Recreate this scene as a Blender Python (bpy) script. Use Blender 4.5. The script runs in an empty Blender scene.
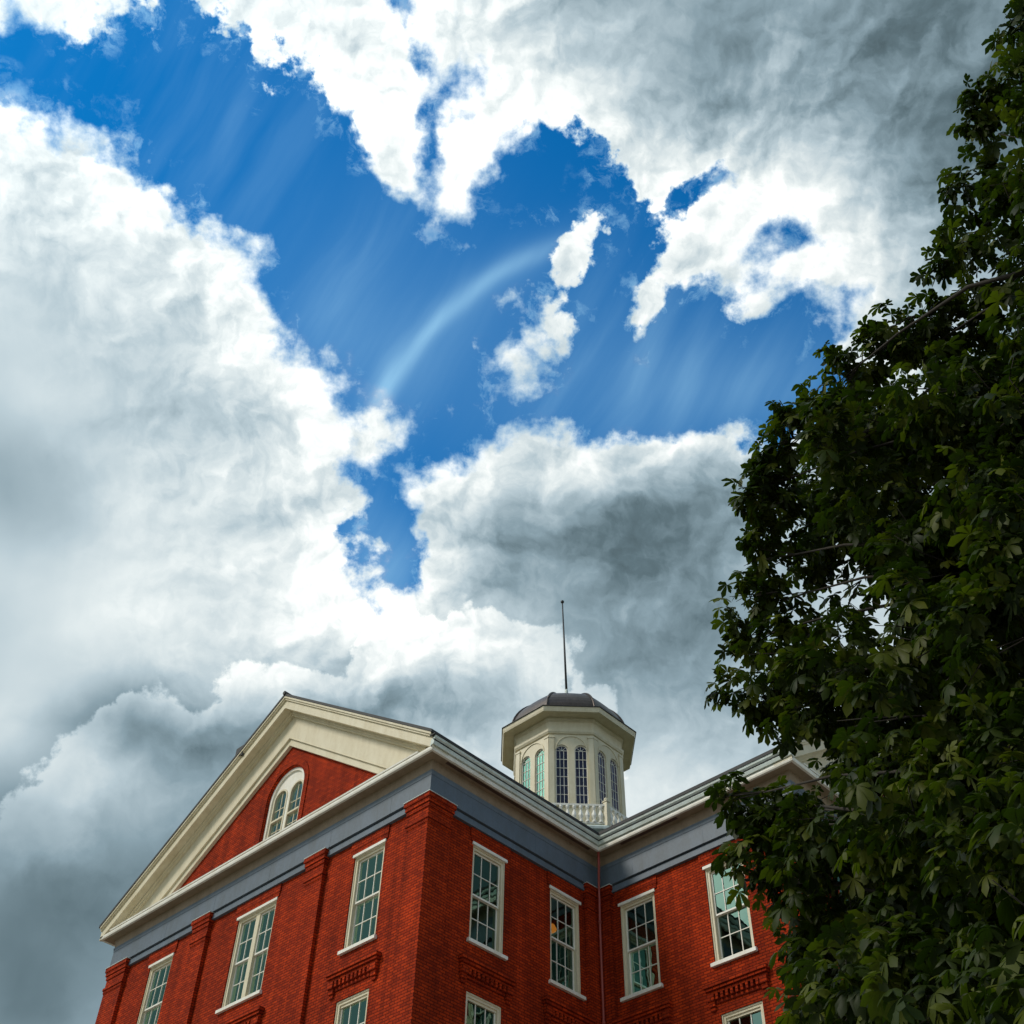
import bpy, bmesh, math, random
import numpy as np
from mathutils import Vector, Matrix, geometry

random.seed(7)
sc = bpy.context.scene
COL = sc.collection
rad = math.radians

# ------------------------------------------------------------------ materials
def new_mat(name):
    m = bpy.data.materials.new(name); m.use_nodes = True
    nt = m.node_tree
    return m, nt, nt.nodes['Principled BSDF']

def paint(name, col, rough=0.55, var=0.12, dirt=0.25, scale=3.0, metal=0.0):
    """painted or bare surface: base colour with weathering noise and a faint bump"""
    m, nt, b = new_mat(name)
    tc = nt.nodes.new('ShaderNodeTexCoord')
    n1 = nt.nodes.new('ShaderNodeTexNoise'); n1.inputs['Scale'].default_value = scale
    n1.inputs['Detail'].default_value = 6; n1.inputs['Roughness'].default_value = 0.65
    mp = nt.nodes.new('ShaderNodeMapping'); mp.inputs['Scale'].default_value = (1, 1, 0.35)
    nt.links.new(tc.outputs['Object'], mp.inputs['Vector'])
    nt.links.new(mp.outputs[0], n1.inputs['Vector'])
    cr = nt.nodes.new('ShaderNodeValToRGB')
    cr.color_ramp.elements[0].position = 0.3; cr.color_ramp.elements[1].position = 0.62
    c0 = [c * (1 - dirt) * k for c, k in zip(col, (1.0, 0.96, 0.88))]
    cr.color_ramp.elements[0].color = (*c0, 1); cr.color_ramp.elements[1].color = (*col, 1)
    nt.links.new(n1.outputs['Fac'], cr.inputs['Fac'])
    n2 = nt.nodes.new('ShaderNodeTexNoise'); n2.inputs['Scale'].default_value = 14; n2.inputs['Detail'].default_value = 4
    nt.links.new(tc.outputs['Object'], n2.inputs['Vector'])
    mx = nt.nodes.new('ShaderNodeMix'); mx.data_type = 'RGBA'; mx.blend_type = 'OVERLAY'
    mx.inputs['Factor'].default_value = var
    nt.links.new(cr.outputs['Color'], mx.inputs[6]); nt.links.new(n2.outputs['Fac'], mx.inputs[7])
    nt.links.new(mx.outputs[2], b.inputs['Base Color'])
    bp = nt.nodes.new('ShaderNodeBump'); bp.inputs['Strength'].default_value = 0.08; bp.inputs['Distance'].default_value = 0.008
    nt.links.new(n2.outputs['Fac'], bp.inputs['Height']); nt.links.new(bp.outputs[0], b.inputs['Normal'])
    b.inputs['Roughness'].default_value = rough; b.inputs['Metallic'].default_value = metal
    return m

def brick_mat(name, c1, c2, mortar):
    m, nt, b = new_mat(name)
    uv = nt.nodes.new('ShaderNodeUVMap'); uv.uv_map = 'UVMap'
    # slight wobble so the courses are hand laid, not ruled
    nw = nt.nodes.new('ShaderNodeTexNoise'); nw.inputs['Scale'].default_value = 0.9; nw.inputs['Detail'].default_value = 3
    nt.links.new(uv.outputs[0], nw.inputs['Vector'])
    ma = nt.nodes.new('ShaderNodeVectorMath'); ma.operation = 'MULTIPLY_ADD'
    ma.inputs[1].default_value = (0.02, 0.02, 0); nt.links.new(nw.outputs['Color'], ma.inputs[0]); nt.links.new(uv.outputs[0], ma.inputs[2])
    br = nt.nodes.new('ShaderNodeTexBrick')
    br.inputs['Scale'].default_value = 1; br.inputs['Brick Width'].default_value = 0.205
    br.inputs['Row Height'].default_value = 0.074; br.inputs['Mortar Size'].default_value = 0.0125
    br.inputs['Mortar Smooth'].default_value = 0.4; br.inputs['Bias'].default_value = -0.1
    br.offset = 0.5
    br.inputs['Color1'].default_value = (*c1, 1); br.inputs['Color2'].default_value = (*c2, 1)
    br.inputs['Mortar'].default_value = (*mortar, 1)
    nt.links.new(ma.outputs[0], br.inputs['Vector'])
    tc = nt.nodes.new('ShaderNodeTexCoord')
    n1 = nt.nodes.new('ShaderNodeTexNoise'); n1.inputs['Scale'].default_value = 0.55; n1.inputs['Detail'].default_value = 8; n1.inputs['Roughness'].default_value = 0.7
    nt.links.new(tc.outputs['Object'], n1.inputs['Vector'])
    mr = nt.nodes.new('ShaderNodeMapRange'); mr.inputs[1].default_value = 0.3; mr.inputs[2].default_value = 0.7
    mr.inputs[3].default_value = 0.66; mr.inputs[4].default_value = 1.25
    nt.links.new(n1.outputs['Fac'], mr.inputs[0])
    # streaks running down the wall
    mp = nt.nodes.new('ShaderNodeMapping'); mp.inputs['Scale'].default_value = (3.5, 3.5, 0.22)
    nt.links.new(tc.outputs['Object'], mp.inputs['Vector'])
    n2 = nt.nodes.new('ShaderNodeTexNoise'); n2.inputs['Scale'].default_value = 1.0; n2.inputs['Detail'].default_value = 5
    nt.links.new(mp.outputs[0], n2.inputs['Vector'])
    mr2 = nt.nodes.new('ShaderNodeMapRange'); mr2.inputs[1].default_value = 0.35; mr2.inputs[2].default_value = 0.65
    mr2.inputs[3].default_value = 0.72; mr2.inputs[4].default_value = 1.12
    nt.links.new(n2.outputs['Fac'], mr2.inputs[0])
    mu = nt.nodes.new('ShaderNodeMath'); mu.operation = 'MULTIPLY'
    nt.links.new(mr.outputs[0], mu.inputs[0]); nt.links.new(mr2.outputs[0], mu.inputs[1])
    vm = nt.nodes.new('ShaderNodeVectorMath'); vm.operation = 'SCALE'
    nt.links.new(br.outputs['Color'], vm.inputs[0]); nt.links.new(mu.outputs[0], vm.inputs['Scale'])
    nt.links.new(vm.outputs[0], b.inputs['Base Color'])
    n3 = nt.nodes.new('ShaderNodeTexNoise'); n3.inputs['Scale'].default_value = 60; n3.inputs['Detail'].default_value = 3
    nt.links.new(tc.outputs['Object'], n3.inputs['Vector'])
    sub = nt.nodes.new('ShaderNodeMath'); sub.operation = 'MULTIPLY_ADD'; sub.inputs[1].default_value = -1.0
    nt.links.new(br.outputs['Fac'], sub.inputs[0]); nt.links.new(n3.outputs['Fac'], sub.inputs[2])
    bp = nt.nodes.new('ShaderNodeBump'); bp.inputs['Strength'].default_value = 0.6; bp.inputs['Distance'].default_value = 0.012
    nt.links.new(sub.outputs[0], bp.inputs['Height']); nt.links.new(bp.outputs[0], b.inputs['Normal'])
    b.inputs['Roughness'].default_value = 0.85; b.inputs['Specular IOR Level'].default_value = 0.1
    return m

def glass_mat(name, tint, refl, through):
    m, nt, b = new_mat(name)
    nt.nodes.remove(b)
    out = nt.nodes['Material Output']
    tc = nt.nodes.new('ShaderNodeTexCoord')
    n = nt.nodes.new('ShaderNodeTexNoise'); n.inputs['Scale'].default_value = 1.7; n.inputs['Detail'].default_value = 2
    nt.links.new(tc.outputs['Object'], n.inputs['Vector'])
    bp = nt.nodes.new('ShaderNodeBump'); bp.inputs['Strength'].default_value = 0.25; bp.inputs['Distance'].default_value = 0.02
    nt.links.new(n.outputs['Fac'], bp.inputs['Height'])
    gl = nt.nodes.new('ShaderNodeBsdfGlossy'); gl.inputs['Color'].default_value = (*tint, 1); gl.inputs['Roughness'].default_value = 0.015
    nt.links.new(bp.outputs[0], gl.inputs['Normal'])
    tr = nt.nodes.new('ShaderNodeBsdfTransparent'); tr.inputs['Color'].default_value = (*through, 1)
    fr = nt.nodes.new('ShaderNodeLayerWeight'); fr.inputs['Blend'].default_value = 0.35
    mr = nt.nodes.new('ShaderNodeMapRange'); mr.inputs[3].default_value = refl; mr.inputs[4].default_value = 1.0
    nt.links.new(fr.outputs['Fresnel'], mr.inputs[0])
    mx = nt.nodes.new('ShaderNodeMixShader')
    nt.links.new(mr.outputs[0], mx.inputs[0]); nt.links.new(tr.outputs[0], mx.inputs[1]); nt.links.new(gl.outputs[0], mx.inputs[2])
    nt.links.new(mx.outputs[0], out.inputs['Surface'])
    return m

M = {}
M['brick'] = brick_mat('red_brick', (0.47, 0.043, 0.0055), (0.26, 0.021, 0.0040), (0.14, 0.013, 0.004))
M['cream'] = paint('cream_paint', (0.70, 0.63, 0.455), 0.5, 0.10, 0.14)
M['white'] = paint('white_paint', (0.86, 0.83, 0.74), 0.45, 0.1, 0.15)
M['gutter'] = paint('gutter_metal', (0.66, 0.74, 0.70), 0.4, 0.12, 0.25)
M['blue'] = paint('slate_blue_paint', (0.115, 0.150, 0.190), 0.55, 0.15, 0.2)
M['tan'] = paint('shaded_soffit_tan', (0.30, 0.225, 0.15), 0.6, 0.2, 0.25)  # darker than the cream trim: shade under the eaves put into the colour
M['vent'] = paint('brown_vent_mesh', (0.10, 0.055, 0.04), 0.7, 0.2, 0.3)
M['roof'] = paint('dark_roofing', (0.035, 0.035, 0.035), 0.7, 0.3, 0.3)
M['dome'] = paint('weathered_copper', (0.085, 0.065, 0.055), 0.42, 0.5, 0.45, 1.6, 0.55)
M['pole'] = paint('dark_iron', (0.03, 0.03, 0.03), 0.5, 0.2, 0.3)
M['pipe'] = paint('red_downpipe_paint', (0.30, 0.05, 0.035), 0.4, 0.2, 0.2)
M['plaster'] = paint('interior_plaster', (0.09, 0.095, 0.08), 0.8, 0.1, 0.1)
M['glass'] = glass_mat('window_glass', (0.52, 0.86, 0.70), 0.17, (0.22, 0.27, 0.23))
M['glass2'] = glass_mat('lantern_glass', (0.45, 0.90, 0.68), 0.42, (0.44, 0.32, 0.60))
M['glass4'] = glass_mat('violet_reflection_glass', (0.52, 0.50, 0.80), 0.34, (0.44, 0.32, 0.60))  # lantern faces' green and violet sky reflections are put into the glass tints
M['glass3'] = glass_mat('pediment_glass', (0.62, 0.92, 0.90), 0.50, (0.4, 0.46, 0.42))

# ------------------------------------------------------------------ object helpers
def link(name, me, parent=None):
    o = bpy.data.objects.new(name, me); COL.objects.link(o)
    if parent is not None: o.parent = parent
    return o

def box_uv(bm):
    uv = bm.loops.layers.uv.get('UVMap') or bm.loops.layers.uv.new('UVMap')
    for f in bm.faces:
        n = f.normal
        ax = max(range(3), key=lambda i: abs(n[i]))
        for l in f.loops:
            c = l.vert.co
            if ax == 0: l[uv].uv = (c.y, c.z)
            elif ax == 1: l[uv].uv = (c.x, c.z)
            else: l[uv].uv = (c.x, c.y)

def finish(name, bm, mats, parent=None, recalc=True, smooth=False):
    if recalc: bmesh.ops.recalc_face_normals(bm, faces=bm.faces)
    bm.normal_update()
    box_uv(bm)
    me = bpy.data.meshes.new(name); bm.to_mesh(me); bm.free()
    for m in (mats if isinstance(mats, (list, tuple)) else [mats]): me.materials.append(m)
    if smooth:
        for p in me.polygons: p.use_smooth = True
    return link(name, me, parent)

class Frame:
    """local frame of a facade: a runs along the wall, b out of it, z up"""
    def __init__(s, O, u, n):
        s.O = Vector(O); s.u = Vector(u); s.n = Vector(n)
    def __call__(s, a, b, z):
        p = s.O + s.u * a + s.n * b
        return Vector((p.x, p.y, p.z + z))

def fbox(bm, F, a0, a1, b0, b1, z0, z1, mi=0):
    vs = [bm.verts.new(F(a, b, z)) for a in (a0, a1) for b in (b0, b1) for z in (z0, z1)]
    for q in ((0, 1, 3, 2), (4, 6, 7, 5), (0, 4, 5, 1), (2, 3, 7, 6), (0, 2, 6, 4), (1, 5, 7, 3)):
        f = bm.faces.new([vs[i] for i in q]); f.material_index = mi

def sweep(bm, path, prof, closed=False, mi=0):
    """path: plan points (x, y), outside on the right-hand side; prof: (out, z) loop; mitred corners"""
    n = len(path); rings = []
    for i in range(n):
        p = Vector(path[i])
        def nrm(a, b):
            d = (Vector(b) - Vector(a)).normalized(); return Vector((d.y, -d.x))
        ns = []
        if closed or i > 0: ns.append(nrm(path[i - 1], path[i]))
        if closed or i < n - 1: ns.append(nrm(path[i], path[(i + 1) % n]))
        m = ns[0] if len(ns) == 1 else (ns[0] + ns[1]) / (1 + ns[0].dot(ns[1]))
        rings.append([bm.verts.new((p.x + m.x * o, p.y + m.y * o, z)) for o, z in prof])
    k = len(prof)
    for i in range(n if closed else n - 1):
        A, B = rings[i], rings[(i + 1) % n]
        for j in range(k):
            f = bm.faces.new((A[j], A[(j + 1) % k], B[(j + 1) % k], B[j])); f.material_index = mi
    if not closed:
        for r in (rings[0], rings[-1]):
            f = bm.faces.new(r); f.material_index = mi

def rect(b0, b1, z0, z1): return [(b0, z0), (b1, z0), (b1, z1), (b0, z1)]

def rake(bm, F, pts, b0, b1, d0, d1):
    """raking band: pts (a, z) line in the facade plane, vertical offset d0..d1, depth b0..b1"""
    rings = [[bm.verts.new(F(a, b, z + d)) for b, d in ((b0, d0), (b1, d0), (b1, d1), (b0, d1))] for a, z in pts]
    for A, B in zip(rings, rings[1:]):
        for j in range(4): bm.faces.new((A[j], A[(j + 1) % 4], B[(j + 1) % 4], B[j]))
    bm.faces.new(rings[0]); bm.faces.new(rings[-1])

def tube(bm, pts, r, seg=10):
    rs = r if isinstance(r, (list, tuple)) else [r] * len(pts)
    pts = [Vector(p) for p in pts]; rings = []
    for i, p in enumerate(pts):
        d = (pts[min(i + 1, len(pts) - 1)] - pts[max(i - 1, 0)]).normalized()
        x = d.cross(Vector((0.3, 0.2, 1)) if abs(d.z) < 0.9 else Vector((1, 0, 0))).normalized(); y = d.cross(x)
        rings.append([bm.verts.new(p + (x * math.cos(t) + y * math.sin(t)) * rs[i]) for t in (2 * math.pi * k / seg for k in range(seg))])
    for A, B in zip(rings, rings[1:]):
        for j in range(seg): bm.faces.new((A[j], A[(j + 1) % seg], B[(j + 1) % seg], B[j]))
    bm.faces.new(rings[0]); bm.faces.new(rings[-1])

# ------------------------------------------------------------------ the building
L, MM, W = 6.52, 6.53, 14.25          # side wall length, short wing wall, gable front width
XR, YT = 20.0, 20.8
YA, XA = 6.70, 13.26                  # gable apexes
CX, CY = 13.26, 6.9                   # lantern centre
ZS, ZH = 15.21, 17.75                 # top windows
FA = Frame((0, 0, 0), (0, 1, 0), (-1, 0, 0))
FB = Frame((0, 0, 0), (1, 0, 0), (0, -1, 0))
FC = Frame((L, 0, 0), (0, -1, 0), (-1, 0, 0))
FD = Frame((L, -MM, 0), (1, 0, 0), (0, -1, 0))

bld = bpy.data.objects.new('brick_building', None); COL.objects.link(bld)
bld['label'] = 'red brick building with cream pediment, slate blue frieze and white octagonal roof lantern'
bld['category'] = 'building'

def wall(name, F, outer, holes, depth=0.3):
    """flat brick wall polygon (a, z) with openings and brick reveals"""
    bm = bmesh.new()
    loops = [outer] + holes
    vec = [[Vector((a, z, 0)) for a, z in lp] for lp in loops]
    tris = geometry.tessellate_polygon(vec)
    flat = [p for lp in loops for p in lp]
    vs = [bm.verts.new(F(a, 0, z)) for a, z in flat]
    for t in tris:
        f = bm.faces.new([vs[i] for i in t])
        f.normal_update()
        if f.normal.dot(F.n) < 0: f.normal_flip()
    for h in holes:
        ca = sum(p[0] for p in h) / len(h); cz = sum(p[1] for p in h) / len(h)
        for i in range(len(h)):
            p, q = h[i], h[(i + 1) % len(h)]
            f = bm.faces.new([bm.verts.new(F(*x)) for x in ((p[0], 0, p[1]), (q[0], 0, q[1]), (q[0], -depth, q[1]), (p[0], -depth, p[1]))])
            f.normal_update()
            c = f.calc_center_median(); m = F(ca, -depth / 2, cz)
            if f.normal.dot(m - c) < 0: f.normal_flip()
    bmesh.ops.remove_doubles(bm, verts=bm.verts, dist=1e-5)
    return finish(name, bm, M['brick'], bld, recalc=False)

def rhole(a0, a1, z0, z1): return [(a0, z0), (a1, z0), (a1, z1), (a0, z1)]

winA = [(1.60, 2.80, 1), (6.04, 7.78, 2), (10.92, 12.12, 1)]
winB = [(1.60, 2.80, 1), (4.52, 5.72, 1)]
winC = [(0.76, 1.96, 1), (3.65, 4.85, 1)]
winD = [(1.6, 2.8, 1), (5.87, 7.61, 2), (10.68, 11.88, 1)]
ZS2, ZH2 = 11.32, 13.93
def holes_for(wins):
    return [rhole(a0, a1, ZS, ZH) for a0, a1, k in wins] + [rhole(a0, a1, ZS2, ZH2) for a0, a1, k in wins]

wall('wall', FA, [(0, 0), (W, 0), (W, 19.34), (0, 19.34)], holes_for(winA))
wall('wall', FB, [(0, 0), (L, 0), (L, 19.34), (0, 19.34)], holes_for(winB))
wall('wall', FC, [(0, 0), (MM, 0), (MM, 19.34), (0, 19.34)], holes_for(winC))
wall('wall', FD, [(0, 0), (XR - L, 0), (XR - L, 19.34), (0, 19.34)], holes_for(winD))
wall('wall', Frame((XR, -MM, 0), (0, 1, 0), (1, 0, 0)), [(0, 0), (YT + MM, 0), (YT + MM, 19.34), (0, 19.34)], [])
wall('wall', Frame((XR, YT, 0), (-1, 0, 0), (0, 1, 0)), [(0, 0), (XR - L, 0), (XR - L, 19.34), (0, 19.34)], [])
wall('wall', Frame((L, YT, 0), (0, -1, 0), (-1, 0, 0)), [(0, 0), (YT - W, 0), (YT - W, 19.34), (0, 19.34)], [])
wall('wall', Frame((L, W, 0), (-1, 0, 0), (0, 1, 0)), [(0, 0), (L, 0), (L, 19.34), (0, 19.34)], [])

# gable walls. line of the raking fascia's lower edge
rakeA = [(-0.55, 19.36), (YA, 24.35), (W + 0.55, 19.30)]
rakeD = [(-0.55, 19.36), (XA - L, 24.30), (XR - L + 0.55, 19.36)]
def arch_loop(ac, r, z0, zs, n=20):
    return [(ac - r, z0), (ac + r, z0)] + [(ac + r * math.cos(t), zs + r * math.sin(t)) for t in (math.pi * k / n for k in range(n + 1))]
AW = (6.61, 0.86, 19.95, 21.46)
def gable(F, rk, width, hole):
    (a0, z0), (a1, z1), (a2, z2) = rk
    s0 = (z1 - z0) / (a1 - a0); s1 = (z2 - z1) / (a2 - a1)
    outer = [(0, 19.34), (width, 19.34), (width, z1 + s1 * (width - a1)), (a1, z1), (0, z1 - s0 * a1)]
    wall('gable_wall', F, outer, [hole] if hole else [])
gable(FA, rakeA, W, arch_loop(*AW))
gable(FD, rakeD, XR - L, None)

# pilasters with corbelled brick caps
CAP = [(17.56, 18.37, .126), (18.25, 18.382, .215), (18.13, 18.25, .185), (18.01, 18.13, .155), (17.67, 17.75, .165), (17.58, 17.67, .14)]
def pilaster(F, a0, a1, left_side=True, right_side=True):
    bm = bmesh.new()
    fbox(bm, F, a0, a1, -0.05, 0.12, 0, 18.20)
    o = finish('pilaster', bm, M['brick'], bld)
    bm = bmesh.new()
    for z0, z1, p in CAP:
        e = p - 0.12
        fbox(bm, F, a0 - (e if left_side else 0), a1 + (e if right_side else 0), -0.02, p, z0, z1)
    finish('pilaster_cap', bm, M['brick'], o)
    bm = bmesh.new(); fbox(bm, F, a0 - (.10 if left_side else 0), a1 + (.10 if right_side else 0), -0.02, .228, 18.3825, 18.3985)
    finish('cap_flashing', bm, M['gutter'], o)
def corner_pilaster(x0, x1, y0, y1):
    Z = Frame((0, 0, 0), (1, 0, 0), (0, 1, 0))
    bm = bmesh.new(); fbox(bm, Z, x0, x1, y0, y1, 0, 18.20)
    o = finish('pilaster', bm, M['brick'], bld)
    bm = bmesh.new()
    for z0, z1, p in CAP:
        e = p - 0.12; fbox(bm, Z, x0 - e, x1 + e, y0 - e, y1 + e, z0, z1)
    finish('pilaster_cap', bm, M['brick'], o)
    bm = bmesh.new(); fbox(bm, Z, x0 - .11, x1 + .11, y0 - .11, y1 + .11, 18.3825, 18.3985)
    finish('cap_flashing', bm, M['gutter'], o)
corner_pilaster(-0.12, 0.65, -0.12, 0.65)
corner_pilaster(-0.12, 0.65, W - 0.85, W + 0.12)
corner_pilaster(L - 0.12, L + 0.65, -MM - 0.12, -MM + 0.65)
corner_pilaster(XR - 0.65, XR + 0.12, -MM - 0.12, -MM + 0.65)
pilaster(FA, 3.95, 4.66); pilaster(FA, 9.12, 9.84)
pilaster(FB, 5.90, L - 0.12, True, False); pilaster(FC, 0.12, 0.52, False, True)
pilaster(FD, 3.9, 4.6); pilaster(FD, 8.9, 9.6)

# entablature, swept round the footprint with mitred corners (outside on the right)
foot = [(0, W), (0, 0), (L, 0), (L, -MM), (XR, -MM), (XR, YT), (L, YT), (L, W)]
# the footprint runs counter-clockwise, so the outside is on the right
bm = bmesh.new()
sweep(bm, foot, rect(-0.02, 0.095, 18.19, 18.36), True)
sweep(bm, foot, rect(-0.02, 0.15, 18.40, 18.93), True)
sweep(bm, foot, rect(-0.02, 0.05, 18.36, 18.40), True)
sweep(bm, foot, [(-0.02, 18.93), (0.160, 18.93), (0.165, 19.0), (0.175, 19.03), (0.175, 19.06), (-0.02, 19.06)], True)
for F_, n_ in ((FA, W), (FB, L), (FC, MM), (FD, XR - L)):
    a_ = 1.35
    while a_ < n_ - 0.6:
        fbox(bm, F_, a_, a_ + 0.05, 0.10, 0.1535, 18.402, 18.928); a_ += 2.43 + 0.21 * math.sin(a_ * 7)
fr = finish('frieze', bm, M['blue'], bld)
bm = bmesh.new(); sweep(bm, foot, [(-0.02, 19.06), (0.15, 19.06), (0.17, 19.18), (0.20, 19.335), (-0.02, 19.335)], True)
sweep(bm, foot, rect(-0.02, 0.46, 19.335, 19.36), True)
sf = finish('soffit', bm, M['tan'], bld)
bm = bmesh.new(); sweep(bm, foot, [(0.46, 19.315), (0.53, 19.315), (0.545, 19.36), (0.545, 19.42), (0.46, 19.42)], True)
cor = finish('cornice', bm, M['white'], bld)
bm = bmesh.new()
for pth in ([(0, W), (0, 0)], [(L, -MM), (XR, -MM)]):       # flat tops of the gable cornices
    bm = bmesh.new()
    sweep(bm, pth, [(-0.02, 19.42), (0.50, 19.42), (0.50, 19.445), (0.555, 19.445), (0.562, 19.492), (0.0, 19.60), (-0.02, 19.60)])
    finish('cornice_lip', bm, M['white'], cor)

def vent(F, a0, a1):
    bm = bmesh.new(); fbox(bm, F, a0, a1, 0.32, 0.41, 19.325, 19.338)
    n = int((a1 - a0) / 0.05)
    for i in range(n):
        a = a0 + (i + 0.5) * (a1 - a0) / n; fbox(bm, F, a - 0.008, a + 0.008, 0.32, 0.41, 19.318, 19.3255)
    finish('soffit_vent', bm, M['vent'], sf)
vent(FB, 0.15, L - 0.75); vent(FC, 1.2, 3.2)

# gutters on the long eaves
bm = bmesh.new()
GP = [(0.48, 19.42), (0.52, 19.42), (0.52, 19.445), (0.59, 19.445), (0.615, 19.52), (0.615, 19.575), (0.66, 19.62), (0.67, 19.68), (0.65, 19.68), (0.50, 19.60)]
sweep(bm, [(-0.56, 0), (L, 0), (L, -MM - 0.56)], GP)
gut = finish('gutter', bm, M['gutter'], bld)
bm = bmesh.new(); sweep(bm, [(XR, -MM), (XR, YT)], GP); finish('gutter', bm, M['gutter'], bld)
bm = bmesh.new(); sweep(bm, [(L, YT), (L, W), (-0.5, W)], GP); finish('gutter', bm, M['gutter'], bld)
bm = bmesh.new()
sweep(bm, [(-0.60, 0), (L, 0), (L, -MM - 0.60)], [(0.616, 19.545), (0.640, 19.553), (0.640, 19.565), (0.616, 19.566)])
sweep(bm, [(-0.62, 0), (L, 0), (L, -MM - 0.62)], [(0.50, 19.682), (0.69, 19.682), (0.69, 19.712), (0.50, 19.712)])
finish('drip_edge', bm, M['roof'], gut)

# pediment trim
def pediment(F, rk):
    bm = bmesh.new()
    rake(bm, F, rk, 0.47, 0.545, 0.0, 0.30)
    rake(bm, F, rk, 0.45, 0.60, 0.30, 0.36)
    rake(bm, F, rk, 0.45, 0.64, 0.36, 0.43)
    o = finish('raking_cornice', bm, M['cream'], bld)
    bm = bmesh.new(); rake(bm, F, rk, -0.02, 0.47, 0.02, 0.06)
    finish('raking_soffit', bm, M['cream'], o)
    (a0, z0), (a1, z1), (a2, z2) = rk
    s0 = (z1 - z0) / (a1 - a0); s1 = (z2 - z1) / (a2 - a1)
    inner = [(0.0, z0 + s0 * (0.0 - a0)), (a1, z1), (a2 - 0.55, z2 - s1 * 0.55)]
    bm = bmesh.new()
    rake(bm, F, inner, -0.02, 0.30, -0.06, 0.02); rake(bm, F, inner, -0.02, 0.24, -0.13, -0.06)
    rake(bm, F, inner, -0.02, 0.15, -0.93, -0.13)
    rake(bm, F, inner, -0.02, 0.175, -0.96, -0.93)
    rake(bm, F, inner, -0.02, 0.11, -1.20, -0.96)
    bmesh.ops.bisect_plane(bm, geom=bm.verts[:] + bm.edges[:] + bm.faces[:], plane_co=(0, 0, 19.43), plane_no=(0, 0, 1), clear_inner=True)
    finish('raking_frieze', bm, M['cream'], o)
pediment(FA, rakeA); pediment(FD, rakeD)

# roofs
def roof_slab(bm, p0, p1, p2, ridge0, ridge1, t=0.085):
    pass
bm = bmesh.new()
def slab(q, t=0.09):
    top = [bm.verts.new((x, y, z + t)) for x, y, z in q]; bot = [bm.verts.new((x, y, z)) for x, y, z in q]
    bm.faces.new(top); bm.faces.new(bot)
    for i in range(4): bm.faces.new((top[i], top[(i + 1) % 4], bot[(i + 1) % 4], bot[i]))
D1 = 0.435
slab([(-0.66, -0.60, 19.325 + D1), (-0.66, YA, 24.35 + D1), (CX, YA, 24.35 + D1), (CX, -0.60, 19.325 + D1)])
slab([(-0.66, YA, 24.35 + D1), (-0.66, W + 0.6, 19.27 + D1), (CX, W + 0.6, 19.27 + D1), (CX, YA, 24.35 + D1)])
slab([(L - 0.60, -MM - 0.66, 19.325 + D1), (L - 0.60, YT + 0.5, 19.325 + D1), (XA, YT + 0.5, 24.30 + D1), (XA, -MM - 0.66, 24.30 + D1)])
slab([(XA, -MM - 0.66, 24.30 + D1), (XA, YT + 0.5, 24.30 + D1), (XR + 0.60, YT + 0.5, 19.325 + D1), (XR + 0.60, -MM - 0.66, 19.325 + D1)])
rf = finish('roof', bm, M['roof'], bld)
bm = bmesh.new()
tube(bm, [(-0.70, YA, 24.35 + D1 + 0.09), (CX, YA, 24.35 + D1 + 0.09)], 0.07, 8)
finish('ridge_cap', bm, M['roof'], rf)
bm = bmesh.new()
zz = 24.35 + D1 - 0.634 * (8.75 - YA)
fbox(bm, Frame((0, 0, 0), (1, 0, 0), (0, 1, 0)), -0.62, 0.5, 8.55, 8.95, zz - 0.05, zz + 0.33)
finish('roof_vent', bm, M['roof'], rf)

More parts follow.
